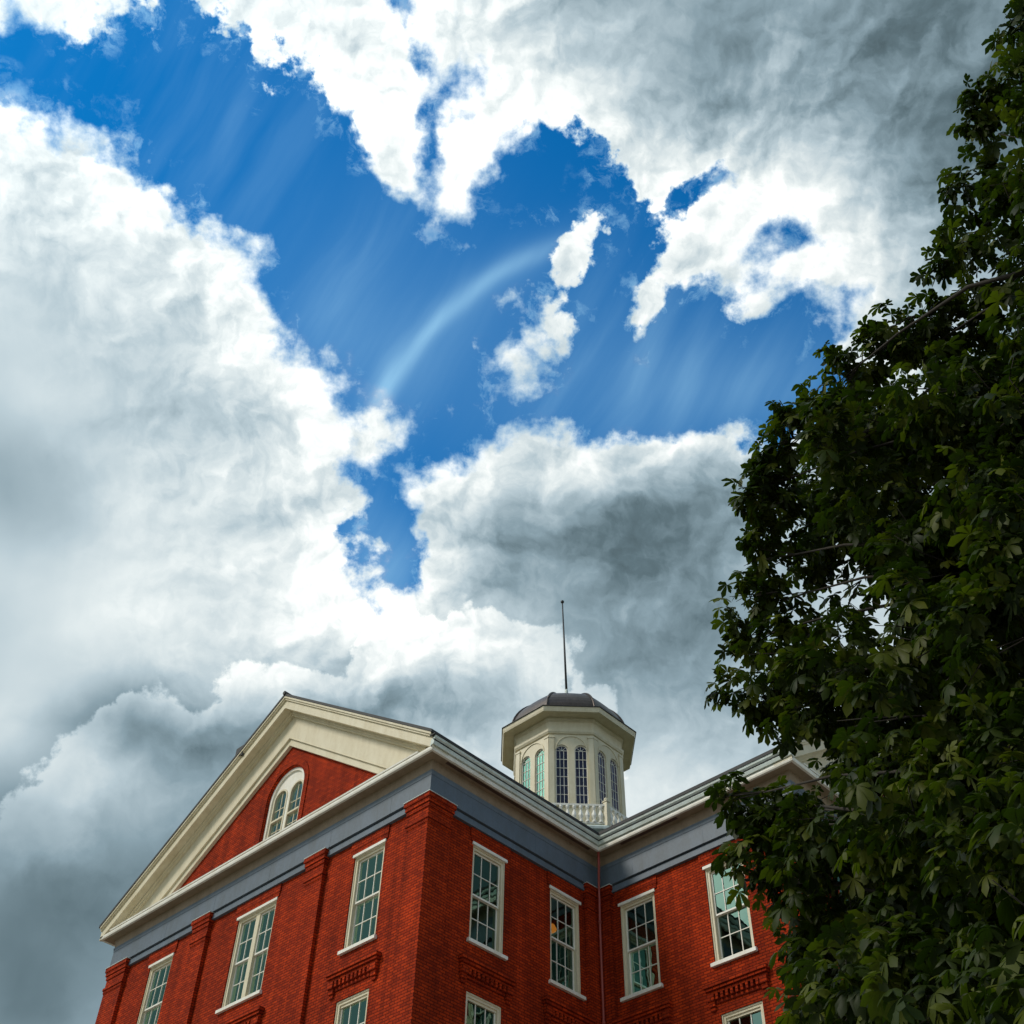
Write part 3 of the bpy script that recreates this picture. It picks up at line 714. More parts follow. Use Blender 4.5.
# ------------------------------------------------------------------ tree
CLUMPS = [(-9.37, -19.87, 15.18, 0.3, 26),
 (-9.09, -19.36, 14.69, 0.36, 32),
 (-9.13, -18.93, 14.48, 0.26, 20),
 (-8.69, -18.63, 13.95, 0.33, 28),
 (-8.55, -18.24, 13.47, 0.28, 22),
 (-8.46, -17.97, 13.38, 0.17, 12),
 (-8.2, -18.13, 12.95, 0.28, 20),
 (-8.25, -17.62, 12.8, 0.3, 26),
 (-7.99, -17.8, 12.63, 0.3, 26),
 (-8.28, -17.31, 12.51, 0.3, 24),
 (-8.56, -17.21, 12.71, 0.35, 26),
 (-8.55, -16.72, 12.6, 0.35, 30),
 (-8.68, -16.35, 12.34, 0.35, 28),
 (-8.71, -15.83, 11.95, 0.35, 28),
 (-8.79, -15.44, 11.74, 0.28, 22),
 (-8.63, -15.15, 11.5, 0.3, 24),
 (-8.37, -14.91, 10.74, 0.32, 28),
 (-8.25, -14.55, 10.44, 0.25, 20),
 (-8.04, -14.35, 10.12, 0.25, 18),
 (-7.93, -14.18, 9.58, 0.24, 16),
 (-7.74, -14.2, 9.38, 0.22, 14),
 (-7.55, -14.49, 9.34, 0.2, 12),
 (-7.35, -14.69, 9.21, 0.28, 20),
 (-7.37, -14.96, 8.53, 0.28, 20),
 (-7.64, -13.89, 8.32, 0.26, 24),
 (-7.61, -13.83, 8.04, 0.22, 18),
 (-7.58, -13.85, 7.81, 0.25, 18),
 (-7.64, -13.6, 7.67, 0.12, 5),
 (-7.84, -13.71, 8.44, 0.12, 6),
 (-7.37, -13.99, 7.42, 0.28, 24),
 (-7.65, -14.07, 8.09, 0.26, 18),
 (-7.52, -14.24, 7.85, 0.28, 20),
 (-7.56, -14.23, 8.29, 0.24, 16),
 (-7.44, -14.0, 6.88, 0.28, 24),
 (-7.29, -13.9, 6.49, 0.33, 28),
 (-8.51, -15.02, 11.2, 0.35, 30),
 (-8.06, -14.83, 10.4, 0.22, 9),
 (-7.73, -14.8, 10.05, 0.22, 9),
 (-7.44, -15.24, 10.57, 0.3, 9),
 (-7.63, -15.63, 10.64, 0.3, 12),
 (-7.75, -15.17, 10.86, 0.25, 10),
 (-8.47, -17.92, 4.84, 0.55, 59),
 (-9.29, -17.55, 9.03, 0.47, 41),
 (-7.84, -19.14, 6.0, 0.6, 45),
 (-7.98, -21.21, 14.63, 0.55, 59),
 (-6.69, -22.44, 14.77, 0.75, 46),
 (-9.82, -18.26, 3.89, 0.7, 44),
 (-8.95, -18.81, 12.31, 0.73, 43),
 (-9.49, -19.03, 10.63, 0.78, 46),
 (-7.48, -19.23, 12.7, 0.69, 58),
 (-8.12, -18.81, 12.87, 0.49, 53),
 (-8.39, -18.04, 6.39, 0.73, 40),
 (-9.36, -16.42, 5.07, 0.7, 43),
 (-6.59, -21.35, 13.71, 0.75, 58),
 (-6.69, -17.73, 9.68, 0.56, 48),
 (-7.08, -16.3, 7.87, 0.77, 51),
 (-5.39, -22.16, 13.31, 0.51, 46),
 (-7.77, -20.2, 15.04, 0.55, 48),
 (-7.74, -17.59, 9.44, 0.75, 48),
 (-8.94, -15.99, 5.38, 0.66, 59),
 (-8.39, -16.94, 6.26, 0.45, 54),
 (-9.71, -17.23, 4.09, 0.58, 54),
 (-7.37, -17.25, 5.62, 0.58, 48),
 (-6.34, -19.42, 11.34, 0.53, 54),
 (-9.1, -17.06, 5.58, 0.56, 57),
 (-9.98, -20.09, 13.21, 0.64, 49),
 (-9.47, -17.43, 6.32, 0.64, 49),
 (-6.44, -20.33, 14.08, 0.71, 55),
 (-8.6, -16.67, 9.61, 0.47, 59),
 (-7.4, -18.41, 8.42, 0.61, 42),
 (-7.26, -20.32, 9.29, 0.45, 45),
 (-6.74, -14.95, 8.97, 0.49, 59),
 (-8.25, -19.91, 14.76, 0.74, 57),
 (-6.96, -17.82, 11.13, 0.58, 41),
 (-8.5, -17.74, 10.15, 0.47, 57),
 (-6.82, -22.25, 13.25, 0.73, 57),
 (-7.47, -19.8, 11.6, 0.54, 40),
 (-7.6, -15.61, 11.94, 0.7, 44),
 (-7.06, -19.86, 10.41, 0.47, 43),
 (-7.1, -17.68, 8.08, 0.54, 42),
 (-5.26, -19.4, 9.27, 0.5, 46),
 (-7.13, -19.05, 8.62, 0.76, 58),
 (-8.64, -18.97, 11.41, 0.74, 42),
 (-10.53, -16.94, 4.6, 0.8, 48),
 (-7.2, -20.24, 13.02, 0.52, 59),
 (-8.53, -15.96, 7.91, 0.79, 44),
 (-8.9, -17.81, 6.91, 0.71, 47),
 (-9.11, -16.65, 8.15, 0.66, 41),
 (-7.73, -14.7, 5.11, 0.54, 43),
 (-7.75, -16.12, 8.29, 0.48, 48),
 (-7.57, -17.49, 8.55, 0.48, 53),
 (-9.23, -20.59, 14.13, 0.54, 40),
 (-7.44, -18.19, 10.59, 0.71, 43),
 (-7.42, -19.58, 8.13, 0.77, 49),
 (-7.92, -15.71, 11.21, 0.72, 57),
 (-8.36, -17.53, 11.42, 0.51, 44),
 (-8.14, -16.43, 9.38, 0.53, 54),
 (-9.71, -17.8, 4.25, 0.51, 45),
 (-7.57, -19.36, 9.6, 0.53, 50),
 (-7.36, -18.42, 7.12, 0.63, 50),
 (-10.89, -17.08, 3.89, 0.52, 42),
 (-5.97, -18.92, 6.98, 0.64, 55),
 (-9.91, -17.68, 5.84, 0.62, 40),
 (-7.87, -22.32, 12.88, 0.49, 42),
 (-5.86, -21.88, 13.94, 0.53, 53),
 (-5.71, -20.21, 10.97, 0.61, 55),
 (-8.55, -17.89, 5.65, 0.61, 58),
 (-7.18, -20.67, 10.13, 0.58, 59),
 (-7.14, -18.58, 10.19, 0.46, 50),
 (-6.63, -19.78, 8.68, 0.61, 56),
 (-8.12, -19.31, 8.02, 0.57, 45),
 (-9.24, -18.3, 9.28, 0.76, 50),
 (-9.54, -17.93, 8.24, 0.45, 43),
 (-8.71, -17.82, 8.56, 0.49, 50),
 (-8.09, -17.27, 5.06, 0.45, 47),
 (-7.1, -16.32, 10.11, 0.65, 56),
 (-6.95, -21.38, 15.78, 0.65, 56),
 (-6.78, -19.39, 12.86, 0.8, 59),
 (-8.54, -20.11, 15.41, 0.68, 46),
 (-7.84, -21.55, 13.03, 0.75, 58),
 (-8.1, -17.11, 7.39, 0.52, 40),
 (-6.87, -19.49, 9.5, 0.49, 56),
 (-8.83, -19.78, 14.04, 0.48, 45),
 (-5.11, -20.92, 11.04, 0.63, 48),
 (-7.59, -16.51, 6.39, 0.57, 55),
 (-7.57, -15.89, 9.02, 0.57, 59),
 (-7.44, -18.42, 5.7, 0.73, 52),
 (-9.51, -19.85, 12.21, 0.46, 52),
 (-8.34, -14.74, 4.67, 0.54, 55),
 (-6.88, -18.82, 6.07, 0.65, 44),
 (-6.76, -15.84, 8.94, 0.61, 44),
 (-6.35, -19.64, 10.38, 0.61, 42),
 (-7.79, -19.82, 8.77, 0.68, 49),
 (-8.7, -17.65, 3.93, 0.57, 44),
 (-9.34, -16.5, 6.47, 0.77, 40),
 (-8.22, -19.44, 12.01, 0.57, 48),
 (-6.9, -16.63, 12.54, 0.65, 53),
 (-9.92, -17.01, 4.7, 0.5, 41),
 (-7.37, -21.31, 10.46, 0.79, 59),
 (-9.09, -16.42, 4.26, 0.77, 54),
 (-8.16, -14.98, 7.48, 0.53, 55),
 (-7.75, -21.94, 12.28, 0.71, 57),
 (-9.43, -17.79, 5.11, 0.68, 48),
 (-7.9, -14.86, 9.66, 0.77, 48),
 (-7.32, -17.19, 9.9, 0.65, 53),
 (-6.89, -18.47, 9.56, 0.52, 45),
 (-6.63, -17.39, 4.69, 0.72, 57),
 (-7.16, -14.61, 5.15, 0.62, 50),
 (-7.11, -21.49, 11.24, 0.64, 41),
 (-7.93, -17.62, 7.63, 0.73, 46),
 (-6.97, -18.59, 11.95, 0.55, 55),
 (-7.66, -16.87, 7.82, 0.7, 40),
 (-5.8, -22.8, 15.54, 0.62, 53),
 (-8.32, -15.51, 8.98, 0.51, 49),
 (-9.47, -18.19, 7.57, 0.6, 51),
 (-8.7, -18.61, 4.63, 0.59, 40),
 (-7.63, -20.01, 10.29, 0.77, 53),
 (-7.52, -14.61, 7.51, 0.71, 55),
 (-10.43, -17.75, 3.87, 0.63, 53),
 (-7.94, -15.32, 5.72, 0.71, 46),
 (-6.41, -18.03, 8.67, 0.52, 44),
 (-6.61, -20.39, 11.73, 0.68, 40),
 (-6.91, -17.62, 7.43, 0.55, 42),
 (-6.86, -14.32, 10.42, 0.49, 48),
 (-6.76, -21.6, 15.01, 0.6, 44),
 (-8.25, -16.1, 5.28, 0.64, 47),
 (-5.87, -19.35, 9.22, 0.77, 41),
 (-7.28, -15.59, 12.64, 0.63, 57),
 (-6.74, -20.81, 11.34, 0.48, 45),
 (-5.81, -22.49, 14.27, 0.49, 57),
 (-7.83, -16.89, 9.17, 0.58, 49),
 (-8.11, -18.02, 8.78, 0.46, 58),
 (-6.02, -20.76, 13.36, 0.71, 46),
 (-6.52, -18.18, 6.2, 0.78, 53),
 (-7.33, -17.99, 11.65, 0.54, 40),
 (-6.11, -20.74, 10.16, 0.59, 53),
 (-9.23, -17.97, 9.91, 0.69, 49),
 (-6.84, -14.27, 6.51, 0.56, 53),
 (-8.28, -17.45, 10.68, 0.59, 52),
 (-8.16, -17.96, 4.1, 0.67, 47),
 (-7.03, -21.17, 12.52, 0.69, 49),
 (-8.27, -17.43, 6.69, 0.6, 59),
 (-8.65, -18.51, 8.5, 0.5, 56),
 (-7.19, -16.75, 9.37, 0.58, 49),
 (-9.22, -18.3, 5.68, 0.58, 55),
 (-7.52, -16.55, 11.27, 0.59, 54),
 (-7.67, -16.21, 12.38, 0.6, 54),
 (-6.38, -19.92, 9.28, 0.63, 57),
 (-6.97, -19.07, 6.69, 0.49, 42),
 (-6.54, -14.12, 7.27, 0.45, 50),
 (-8.72, -15.83, 6.12, 0.5, 59),
 (-7.07, -18.28, 12.67, 0.59, 50),
 (-8.22, -20.67, 11.92, 0.58, 59),
 (-7.03, -19.47, 11.09, 0.72, 50),
 (-8.34, -18.24, 10.3, 0.79, 55),
 (-5.82, -18.6, 9.48, 0.68, 55),
 (-7.41, -18.0, 4.53, 0.61, 51),
 (-8.81, -16.74, 7.22, 0.71, 52),
 (-7.66, -19.04, 11.86, 0.57, 42),
 (-5.94, -19.53, 7.92, 0.59, 46),
 (-7.28, -18.05, 9.89, 0.65, 47),
 (-7.26, -19.88, 9.75, 0.46, 57),
 (-7.53, -21.85, 14.85, 0.47, 43),
 (-8.69, -21.12, 13.22, 0.47, 58),
 (-8.14, -19.39, 6.88, 0.63, 52),
 (-7.04, -15.67, 7.51, 0.56, 46),
 (-9.48, -19.23, 11.73, 0.7, 49),
 (-8.03, -19.06, 10.09, 0.7, 49),
 (-10.41, -17.85, 4.53, 0.73, 48),
 (-8.65, -19.02, 9.63, 0.75, 43),
 (-7.54, -15.7, 6.21, 0.8, 56),
 (-8.4, -17.13, 4.53, 0.77, 56),
 (-6.82, -14.09, 5.89, 0.52, 59),
 (-9.25, -17.16, 8.03, 0.45, 40),
 (-7.51, -15.13, 6.41, 0.57, 51),
 (-8.37, -20.31, 10.73, 0.64, 50),
 (-7.52, -14.63, 6.82, 0.61, 41),
 (-7.77, -19.71, 13.39, 0.47, 56),
 (-7.41, -17.53, 12.49, 0.72, 52),
 (-6.65, -14.84, 8.29, 0.49, 42),
 (-6.25, -18.71, 10.52, 0.48, 54),
 (-8.64, -16.84, 9.05, 0.74, 51),
 (-7.55, -20.33, 13.49, 0.75, 58),
 (-7.97, -15.69, 6.91, 0.63, 52),
 (-7.69, -17.56, 10.47, 0.64, 47),
 (-9.41, -20.77, 13.39, 0.56, 56),
 (-7.15, -19.83, 13.58, 0.47, 46),
 (-7.72, -20.52, 12.64, 0.7, 52),
 (-8.2, -18.37, 5.18, 0.67, 45),
 (-7.31, -20.73, 11.14, 0.64, 55),
 (-7.17, -17.92, 6.03, 0.6, 52),
 (-6.73, -19.47, 11.78, 0.76, 45),
 (-5.89, -20.53, 11.57, 0.69, 49),
 (-6.85, -18.2, 7.94, 0.78, 55),
 (-9.3, -19.43, 12.97, 0.64, 56),
 (-6.76, -15.71, 8.23, 0.64, 50),
 (-7.38, -18.2, 9.08, 0.65, 46),
 (-6.27, -20.82, 12.37, 0.49, 59),
 (-11.02, -17.52, 4.33, 0.77, 43),
 (-7.63, -22.03, 13.72, 0.65, 50),
 (-7.93, -17.91, 5.73, 0.49, 58),
 (-7.12, -20.82, 13.83, 0.79, 49),
 (-7.9, -19.99, 9.7, 0.6, 57),
 (-8.32, -20.41, 13.92, 0.78, 49),
 (-8.76, -16.91, 5.06, 0.61, 58),
 (-5.75, -23.51, 15.63, 0.57, 51),
 (-6.51, -19.27, 8.3, 0.68, 54),
 (-8.5, -16.11, 7.2, 0.55, 54),
 (-7.88, -19.39, 15.07, 0.77, 51),
 (-7.81, -17.17, 11.11, 0.66, 48),
 (-7.69, -20.57, 9.72, 0.76, 46),
 (-8.92, -20.36, 12.76, 0.53, 42),
 (-5.21, -21.25, 12.84, 0.57, 59),
 (-8.85, -17.46, 11.0, 0.52, 45),
 (-6.9, -14.94, 7.18, 0.59, 59),
 (-8.16, -16.87, 8.11, 0.46, 48),
 (-8.76, -19.09, 13.38, 0.48, 44),
 (-8.01, -18.33, 9.49, 0.45, 53),
 (-5.45, -19.72, 10.58, 0.77, 50),
 (-6.26, -18.01, 7.88, 0.46, 45),
 (-6.15, -18.36, 5.43, 0.52, 53),
 (-7.57, -16.88, 4.57, 0.74, 49),
 (-7.6, -19.26, 10.66, 0.51, 47),
 (-8.0, -15.06, 8.97, 0.46, 55),
 (-6.5, -14.44, 8.9, 0.69, 43),
 (-5.65, -19.75, 11.62, 0.47, 52),
 (-7.52, -20.12, 11.01, 0.52, 59),
 (-6.79, -18.53, 5.38, 0.78, 42),
 (-7.34, -16.88, 7.21, 0.71, 50),
 (-8.6, -18.4, 7.5, 0.53, 52),
 (-8.87, -17.65, 7.83, 0.72, 52),
 (-8.39, -15.39, 5.02, 0.63, 58),
 (-8.46, -16.48, 10.45, 0.7, 56),
 (-8.62, -18.94, 5.59, 0.63, 52),
 (-5.74, -21.3, 11.66, 0.72, 45),
 (-7.82, -18.85, 7.63, 0.53, 57),
 (-8.75, -19.76, 11.91, 0.52, 44),
 (-6.27, -18.71, 9.92, 0.5, 54),
 (-7.64, -19.97, 14.25, 0.74, 53),
 (-6.91, -21.53, 14.28, 0.54, 41),
 (-9.73, -16.89, 5.73, 0.73, 42),
 (-8.36, -21.28, 13.82, 0.74, 57),
 (-8.99, -16.46, 11.02, 0.53, 55),
 (-8.34, -18.67, 8.02, 0.51, 57),
 (-5.65, -20.05, 9.36, 0.49, 50),
 (-7.51, -19.45, 7.28, 0.72, 49),
 (-6.84, -15.39, 9.5, 0.73, 56),
 (-7.54, -21.48, 14.28, 0.47, 48),
 (-6.19, -21.52, 12.32, 0.48, 54),
 (-7.12, -16.05, 11.56, 0.75, 49),
 (-9.75, -18.4, 4.69, 0.64, 43),
 (-8.14, -16.19, 6.27, 0.78, 58),
 (-6.15, -19.9, 12.11, 0.79, 53),
 (-7.67, -16.23, 13.05, 0.48, 58),
 (-7.72, -16.18, 7.25, 0.75, 58),
 (-5.58, -18.81, 8.34, 0.63, 59),
 (-6.01, -21.47, 14.33, 0.61, 58),
 (-10.37, -17.75, 5.13, 0.49, 44),
 (-8.48, -18.97, 6.38, 0.6, 49),
 (-9.44, -18.11, 6.63, 0.54, 55),
 (-9.1, -15.41, 5.4, 0.49, 47),
 (-6.82, -17.92, 4.72, 0.47, 57),
 (-8.29, -18.48, 6.75, 0.53, 58),
 (-7.9, -21.2, 11.8, 0.47, 50),
 (-8.66, -19.63, 10.94, 0.5, 52),
 (-5.39, -23.2, 15.3, 0.47, 56),
 (-7.42, -19.2, 13.88, 0.56, 47),
 (-8.28, -20.09, 13.08, 0.66, 41),
 (-7.54, -21.44, 15.65, 0.49, 49),
 (-7.4, -15.37, 9.2, 0.51, 48),
 (-9.23, -16.98, 4.69, 0.51, 48),
 (-8.84, -20.77, 12.2, 0.51, 56),
 (-8.37, -20.42, 11.41, 0.52, 51),
 (-7.44, -19.76, 12.19, 0.73, 59),
 (-9.04, -18.62, 10.79, 0.53, 43),
 (-7.96, -18.05, 7.96, 0.47, 51),
 (-8.97, -18.31, 3.78, 0.6, 44),
 (-8.97, -15.26, 4.35, 0.55, 47),
 (-8.11, -18.69, 10.81, 0.59, 47),
 (-8.4, -16.49, 11.44, 0.49, 44),
 (-8.75, -19.25, 10.5, 0.77, 51),
 (-6.89, -22.11, 15.92, 0.59, 55),
 (-7.26, -15.17, 11.96, 0.5, 53),
 (-7.11, -20.33, 12.21, 0.66, 48),
 (-6.2, -21.06, 10.87, 0.79, 49),
 (-9.5, -17.34, 7.44, 0.65, 42),
 (-7.08, -16.8, 8.42, 0.66, 58),
 (-7.06, -17.74, 5.17, 0.51, 48),
 (-8.07, -18.83, 9.24, 0.6, 48),
 (-8.44, -16.18, 4.27, 0.48, 41),
 (-7.01, -22.68, 13.95, 0.72, 45),
 (-10.19, -16.84, 4.03, 0.51, 47),
 (-8.51, -21.39, 12.6, 0.7, 56),
 (-6.2, -22.35, 15.53, 0.55, 54),
 (-10.13, -17.1, 5.41, 0.46, 48),
 (-7.98, -18.24, 7.25, 0.55, 57),
 (-5.84, -17.9, 4.62, 0.56, 54),
 (-6.85, -14.53, 7.79, 0.73, 46),
 (-7.73, -20.96, 10.79, 0.5, 49),
 (-8.24, -18.35, 11.49, 0.55, 53),
 (-7.15, -20.87, 14.46, 0.47, 49),
 (-6.99, -14.93, 5.7, 0.56, 54),
 (-5.37, -19.31, 7.77, 0.61, 46),
 (-8.32, -16.39, 8.61, 0.51, 58),
 (-7.94, -16.9, 10.07, 0.48, 57),
 (-5.81, -21.79, 13.24, 0.51, 58),
 (-7.85, -16.64, 5.64, 0.52, 42),
 (-6.68, -22.11, 14.07, 0.59, 44),
 (-7.5, -15.48, 4.86, 0.74, 54),
 (-8.83, -17.02, 4.19, 0.46, 41),
 (-9.27, -17.48, 10.49, 0.6, 44),
 (-5.02, -21.25, 11.77, 0.78, 54),
 (-8.15, -19.01, 8.58, 0.62, 57),
 (-9.59, -15.89, 4.31, 0.69, 42),
 (-7.07, -16.94, 4.9, 0.48, 59),
 (-9.0, -15.95, 6.73, 0.52, 44),
 (-6.75, -20.4, 9.49, 0.65, 43),
 (-5.81, -20.14, 10.21, 0.56, 53),
 (-4.83, -20.13, 9.61, 0.77, 49),
 (-5.95, -21.3, 12.89, 0.67, 57),
 (-9.07, -19.95, 13.28, 0.54, 56),
 (-6.35, -19.32, 7.13, 0.47, 42),
 (-5.63, -20.93, 12.35, 0.57, 54),
 (-6.88, -18.79, 11.23, 0.72, 48),
 (-7.26, -17.01, 10.48, 0.53, 51),
 (-8.17, -19.37, 13.1, 0.58, 49),
 (-8.4, -14.95, 5.87, 0.47, 53),
 (-5.06, -20.33, 10.27, 0.62, 42),
 (-6.44, -21.35, 11.5, 0.58, 44),
 (-8.74, -16.47, 6.05, 0.65, 49),
 (-6.9, -20.11, 10.93, 0.63, 41)]
TRUNK = (-8.76, -17.53, 0.0)
tree = bpy.data.objects.new('chestnut_tree', None); COL.objects.link(tree)
tree.location = TRUNK
tree['label'] = 'tall dark green broadleaf tree with drooping palmate leaves standing in front of the brick building'
tree['category'] = 'tree'
TL = Vector(TRUNK)
def add_leaves():
    rng = np.random.default_rng(11)
    C0 = []; Nn = []; Dd = []; S = []; 
    for x, y, z, r, dens in CLUMPS:
        n = int(dens * 2.3)
        v = rng.normal(size=(n, 3)); v /= np.linalg.norm(v, axis=1)[:, None]
        # shoots: leaves gather around a few twig ends inside each clump
        k = max(4, n // 7)
        tips = rng.normal(size=(k, 3)); tips /= np.linalg.norm(tips, axis=1)[:, None]
        tips *= (r * rng.uniform(0.45, 1.0, (k, 1)))
        idx = rng.integers(0, k, n)
        off = v * rng.uniform(0.05, 0.26, (n, 1))
        p = tips[idx] * np.array([1, 1, 0.85]) + off
        C0.append(p + np.array([x, y, z]))
        out = v * 0.9 + tips[idx] / r * 0.5 + rng.normal(scale=.25, size=(n, 3))
        out[:, 2] -= 0.35
        Dd.append(out); S.append(rng.uniform(0.62, 1.30, n))
    P = np.concatenate(C0); D = np.concatenate(Dd); S = np.concatenate(S)
    n = len(P)
    D /= np.linalg.norm(D, axis=1)[:, None]
    up = np.tile(np.array([0, 0, 1.0]), (n, 1)) + rng.normal(scale=.35, size=(n, 3))
    N = up - D * np.sum(up * D, axis=1)[:, None]; N /= np.linalg.norm(N, axis=1)[:, None]
    T = np.cross(N, D)
    K = 6
    angs = np.radians(np.array([-118, -72, -26, 26, 72, 118.0]))
    lens = np.array([.62, .85, 1.0, 1.0, .85, .62])
    verts = []; 
    shape = [(0, 0, 0), (.38, .15, 0), (.38, 0, 1), (.38, -.15, 0), (.76, .245, 0), (.76, 0, 1), (.76, -.245, 0), (1.0, 0, 0)]
    allv = np.empty((n, K, 8, 3))
    for k in range(K):
        a = angs[k] + rng.normal(scale=.12, size=n)
        l = 0.135 * lens[k] * S * rng.uniform(.85, 1.15, n)
        dr = rng.uniform(0.0, 0.5, n)
        u = D * np.cos(a)[:, None] + T * np.sin(a)[:, None]
        w = -D * np.sin(a)[:, None] + T * np.cos(a)[:, None]
        for j, (t, s, mid) in enumerate(shape):
            p = P + u * (l * t)[:, None] + w * (l * s)[:, None]
            p = p + N * (l * (-dr * t * t + (0.05 * mid)))[:, None]
            p[:, 2] -= 0.30 * l * t * t
            allv[:, k, j] = p
    V = allv.reshape(-1, 3)
    base = (np.arange(n * K) * 8)[:, None]
    tri = np.array([[0, 1, 2], [0, 2, 3], [4, 7, 5], [5, 7, 6]]); quad = np.array([[1, 4, 5, 2], [2, 5, 6, 3]])
    ft = (base[:, :, None] + tri[None]).reshape(-1, 3); fq = (base[:, :, None] + quad[None]).reshape(-1, 4)
    me = bpy.data.meshes.new('crown')
    me.vertices.add(len(V)); me.vertices.foreach_set('co', (V - np.array(TRUNK)).ravel().astype(np.float32))
    nl = ft.size + fq.size
    me.loops.add(nl); me.loops.foreach_set('vertex_index', np.concatenate([ft.ravel(), fq.ravel()]).astype(np.int32))
    me.polygons.add(len(ft) + len(fq))
    tot = np.concatenate([np.full(len(ft), 3), np.full(len(fq), 4)]); st = np.concatenate([[0], np.cumsum(tot)[:-1]])
    me.polygons.foreach_set('loop_start', st.astype(np.int32)); me.polygons.foreach_set('loop_total', tot.astype(np.int32))
    me.update(calc_edges=True)
    at = me.attributes.new('leaf_tone', 'FLOAT', 'POINT')
    at.data.foreach_set('value', np.repeat(rng.uniform(0, 1, n), K * 8).astype(np.float32))
    me.validate()
    return me
m, nt, b = new_mat('leaf')
at = nt.nodes.new('ShaderNodeAttribute'); at.attribute_name = 'leaf_tone'
cr = nt.nodes.new('ShaderNodeValToRGB'); e = cr.color_ramp.elements
e[0].color = (0.014, 0.023, 0.004, 1); e[1].color = (0.088, 0.100, 0.009, 1)
x = e.new(0.6); x.color = (0.030, 0.046, 0.005, 1)
nt.links.new(at.outputs['Fac'], cr.inputs['Fac'])
nt.links.new(cr.outputs['Color'], b.inputs['Base Color'])
b.inputs['Roughness'].default_value = 0.5; b.inputs['Specular IOR Level'].default_value = 0.14
tl = nt.nodes.new('ShaderNodeBsdfTranslucent')
vm = nt.nodes.new('ShaderNodeVectorMath'); vm.operation = 'MULTIPLY'; vm.inputs[1].default_value = (1.1, 1.5, 0.5)
nt.links.new(cr.outputs['Color'], vm.inputs[0]); nt.links.new(vm.outputs[0], tl.inputs['Color'])
mx = nt.nodes.new('ShaderNodeMixShader'); mx.inputs[0].default_value = 0.33
nt.links.new(b.outputs[0], mx.inputs[1]); nt.links.new(tl.outputs[0], mx.inputs[2])
nt.links.new(mx.outputs[0], nt.nodes['Material Output'].inputs['Surface'])
leafm = m
me = add_leaves(); me.materials.append(leafm)
link('crown', me, tree)
# trunk, limbs and branches
bark = paint('bark', (0.035, 0.028, 0.02), 0.9, 0.4, 0.5, 6)
bm = bmesh.new()
rt = random.Random(3)
top = Vector((-8.74, -20.26, 14.8)) - TL
axis = [Vector((0, 0, -0.1)), Vector((.05, .03, 2.0))]
axis += [Vector((0.05, 0.03, 2.0)).lerp(top, t) + Vector((rt.uniform(-.15, .15), rt.uniform(-.15, .15), 0)) for t in (.2, .4, .6, .8)] + [top]
tube(bm, axis, [.48, .34, .28, .22, .16, .10, .04], 14)
for i, (x, y, z, r, d) in enumerate(CLUMPS):
    c = Vector((x, y, z)) - TL
    zb = max(2.0, c.z - 0.55 * math.hypot(c.x, c.y) - 0.3)
    # nearest point on the axis at that height
    for A, B in zip(axis[1:], axis[2:]):
        if A.z <= zb <= B.z or B is axis[-1]:
            s = A.lerp(B, min(1, max(0, (zb - A.z) / (B.z - A.z)))); break
    mid = s.lerp(c, .5) + Vector((rt.uniform(-.5, .5), rt.uniform(-.5, .5), rt.uniform(-.3, .35)))
    q = s.lerp(mid, .5) + Vector((0, 0, .08)); q2 = mid.lerp(c, .5) + Vector((rt.uniform(-.1, .1), rt.uniform(-.1, .1), .08))
    if i % 4 == 0:
        tube(bm, [s, q, mid, q2, c], [.04, .03, .022, .014, .006], 7)
    elif i % 3 == 0:
        tube(bm, [mid, q2, c], [.02, .014, .007], 6)
    for _ in range(4):
        v = Vector((rt.gauss(0, 1), rt.gauss(0, 1), rt.gauss(0, .7))).normalized() * r * .85
        tube(bm, [q2.lerp(c, .6), c + v * .5 + Vector((0, 0, .04)), c + v], [.008, .006, .003], 4)
finish('trunk', bm, bark, tree, smooth=True)

# ------------------------------------------------------------------ camera
cd = bpy.data.cameras.new('camera'); cam = bpy.data.objects.new('camera', cd); COL.objects.link(cam)
FPX=1166.657; CP=Vector((-16.8116, -19.3236, 1.6))
RV=(0.689425, -0.724105, 0.019107); UV=(-0.53983, -0.496029, 0.680101); DV=(0.482987, 0.479193, 0.732869)
cd.sensor_width = 36; cd.sensor_fit = 'HORIZONTAL'; cd.lens = FPX / 1024 * 36
cd.clip_start = 0.05; cd.clip_end = 3000
R_ = Vector(RV); U_ = Vector(UV); D_ = Vector(DV)
m3 = Matrix((R_, U_, -D_)).transposed()
cam.matrix_world = Matrix.Translation(CP) @ m3.to_4x4()
sc.camera = cam

# ------------------------------------------------------------------ light
SUN = Vector((-0.80, 0.42, 0.84)).normalized()
sd = bpy.data.lights.new('sun', 'SUN'); sd.energy = 1.9; sd.angle = rad(14); sd.color = (1, .93, .82)
so = bpy.data.objects.new('sun', sd); COL.objects.link(so)
so.rotation_euler = SUN.to_track_quat('Z', 'Y').to_euler(); so.location = (-30, 20, 40)
sun_el = math.asin(SUN.z); sun_rot = math.atan2(SUN.x, SUN.y)

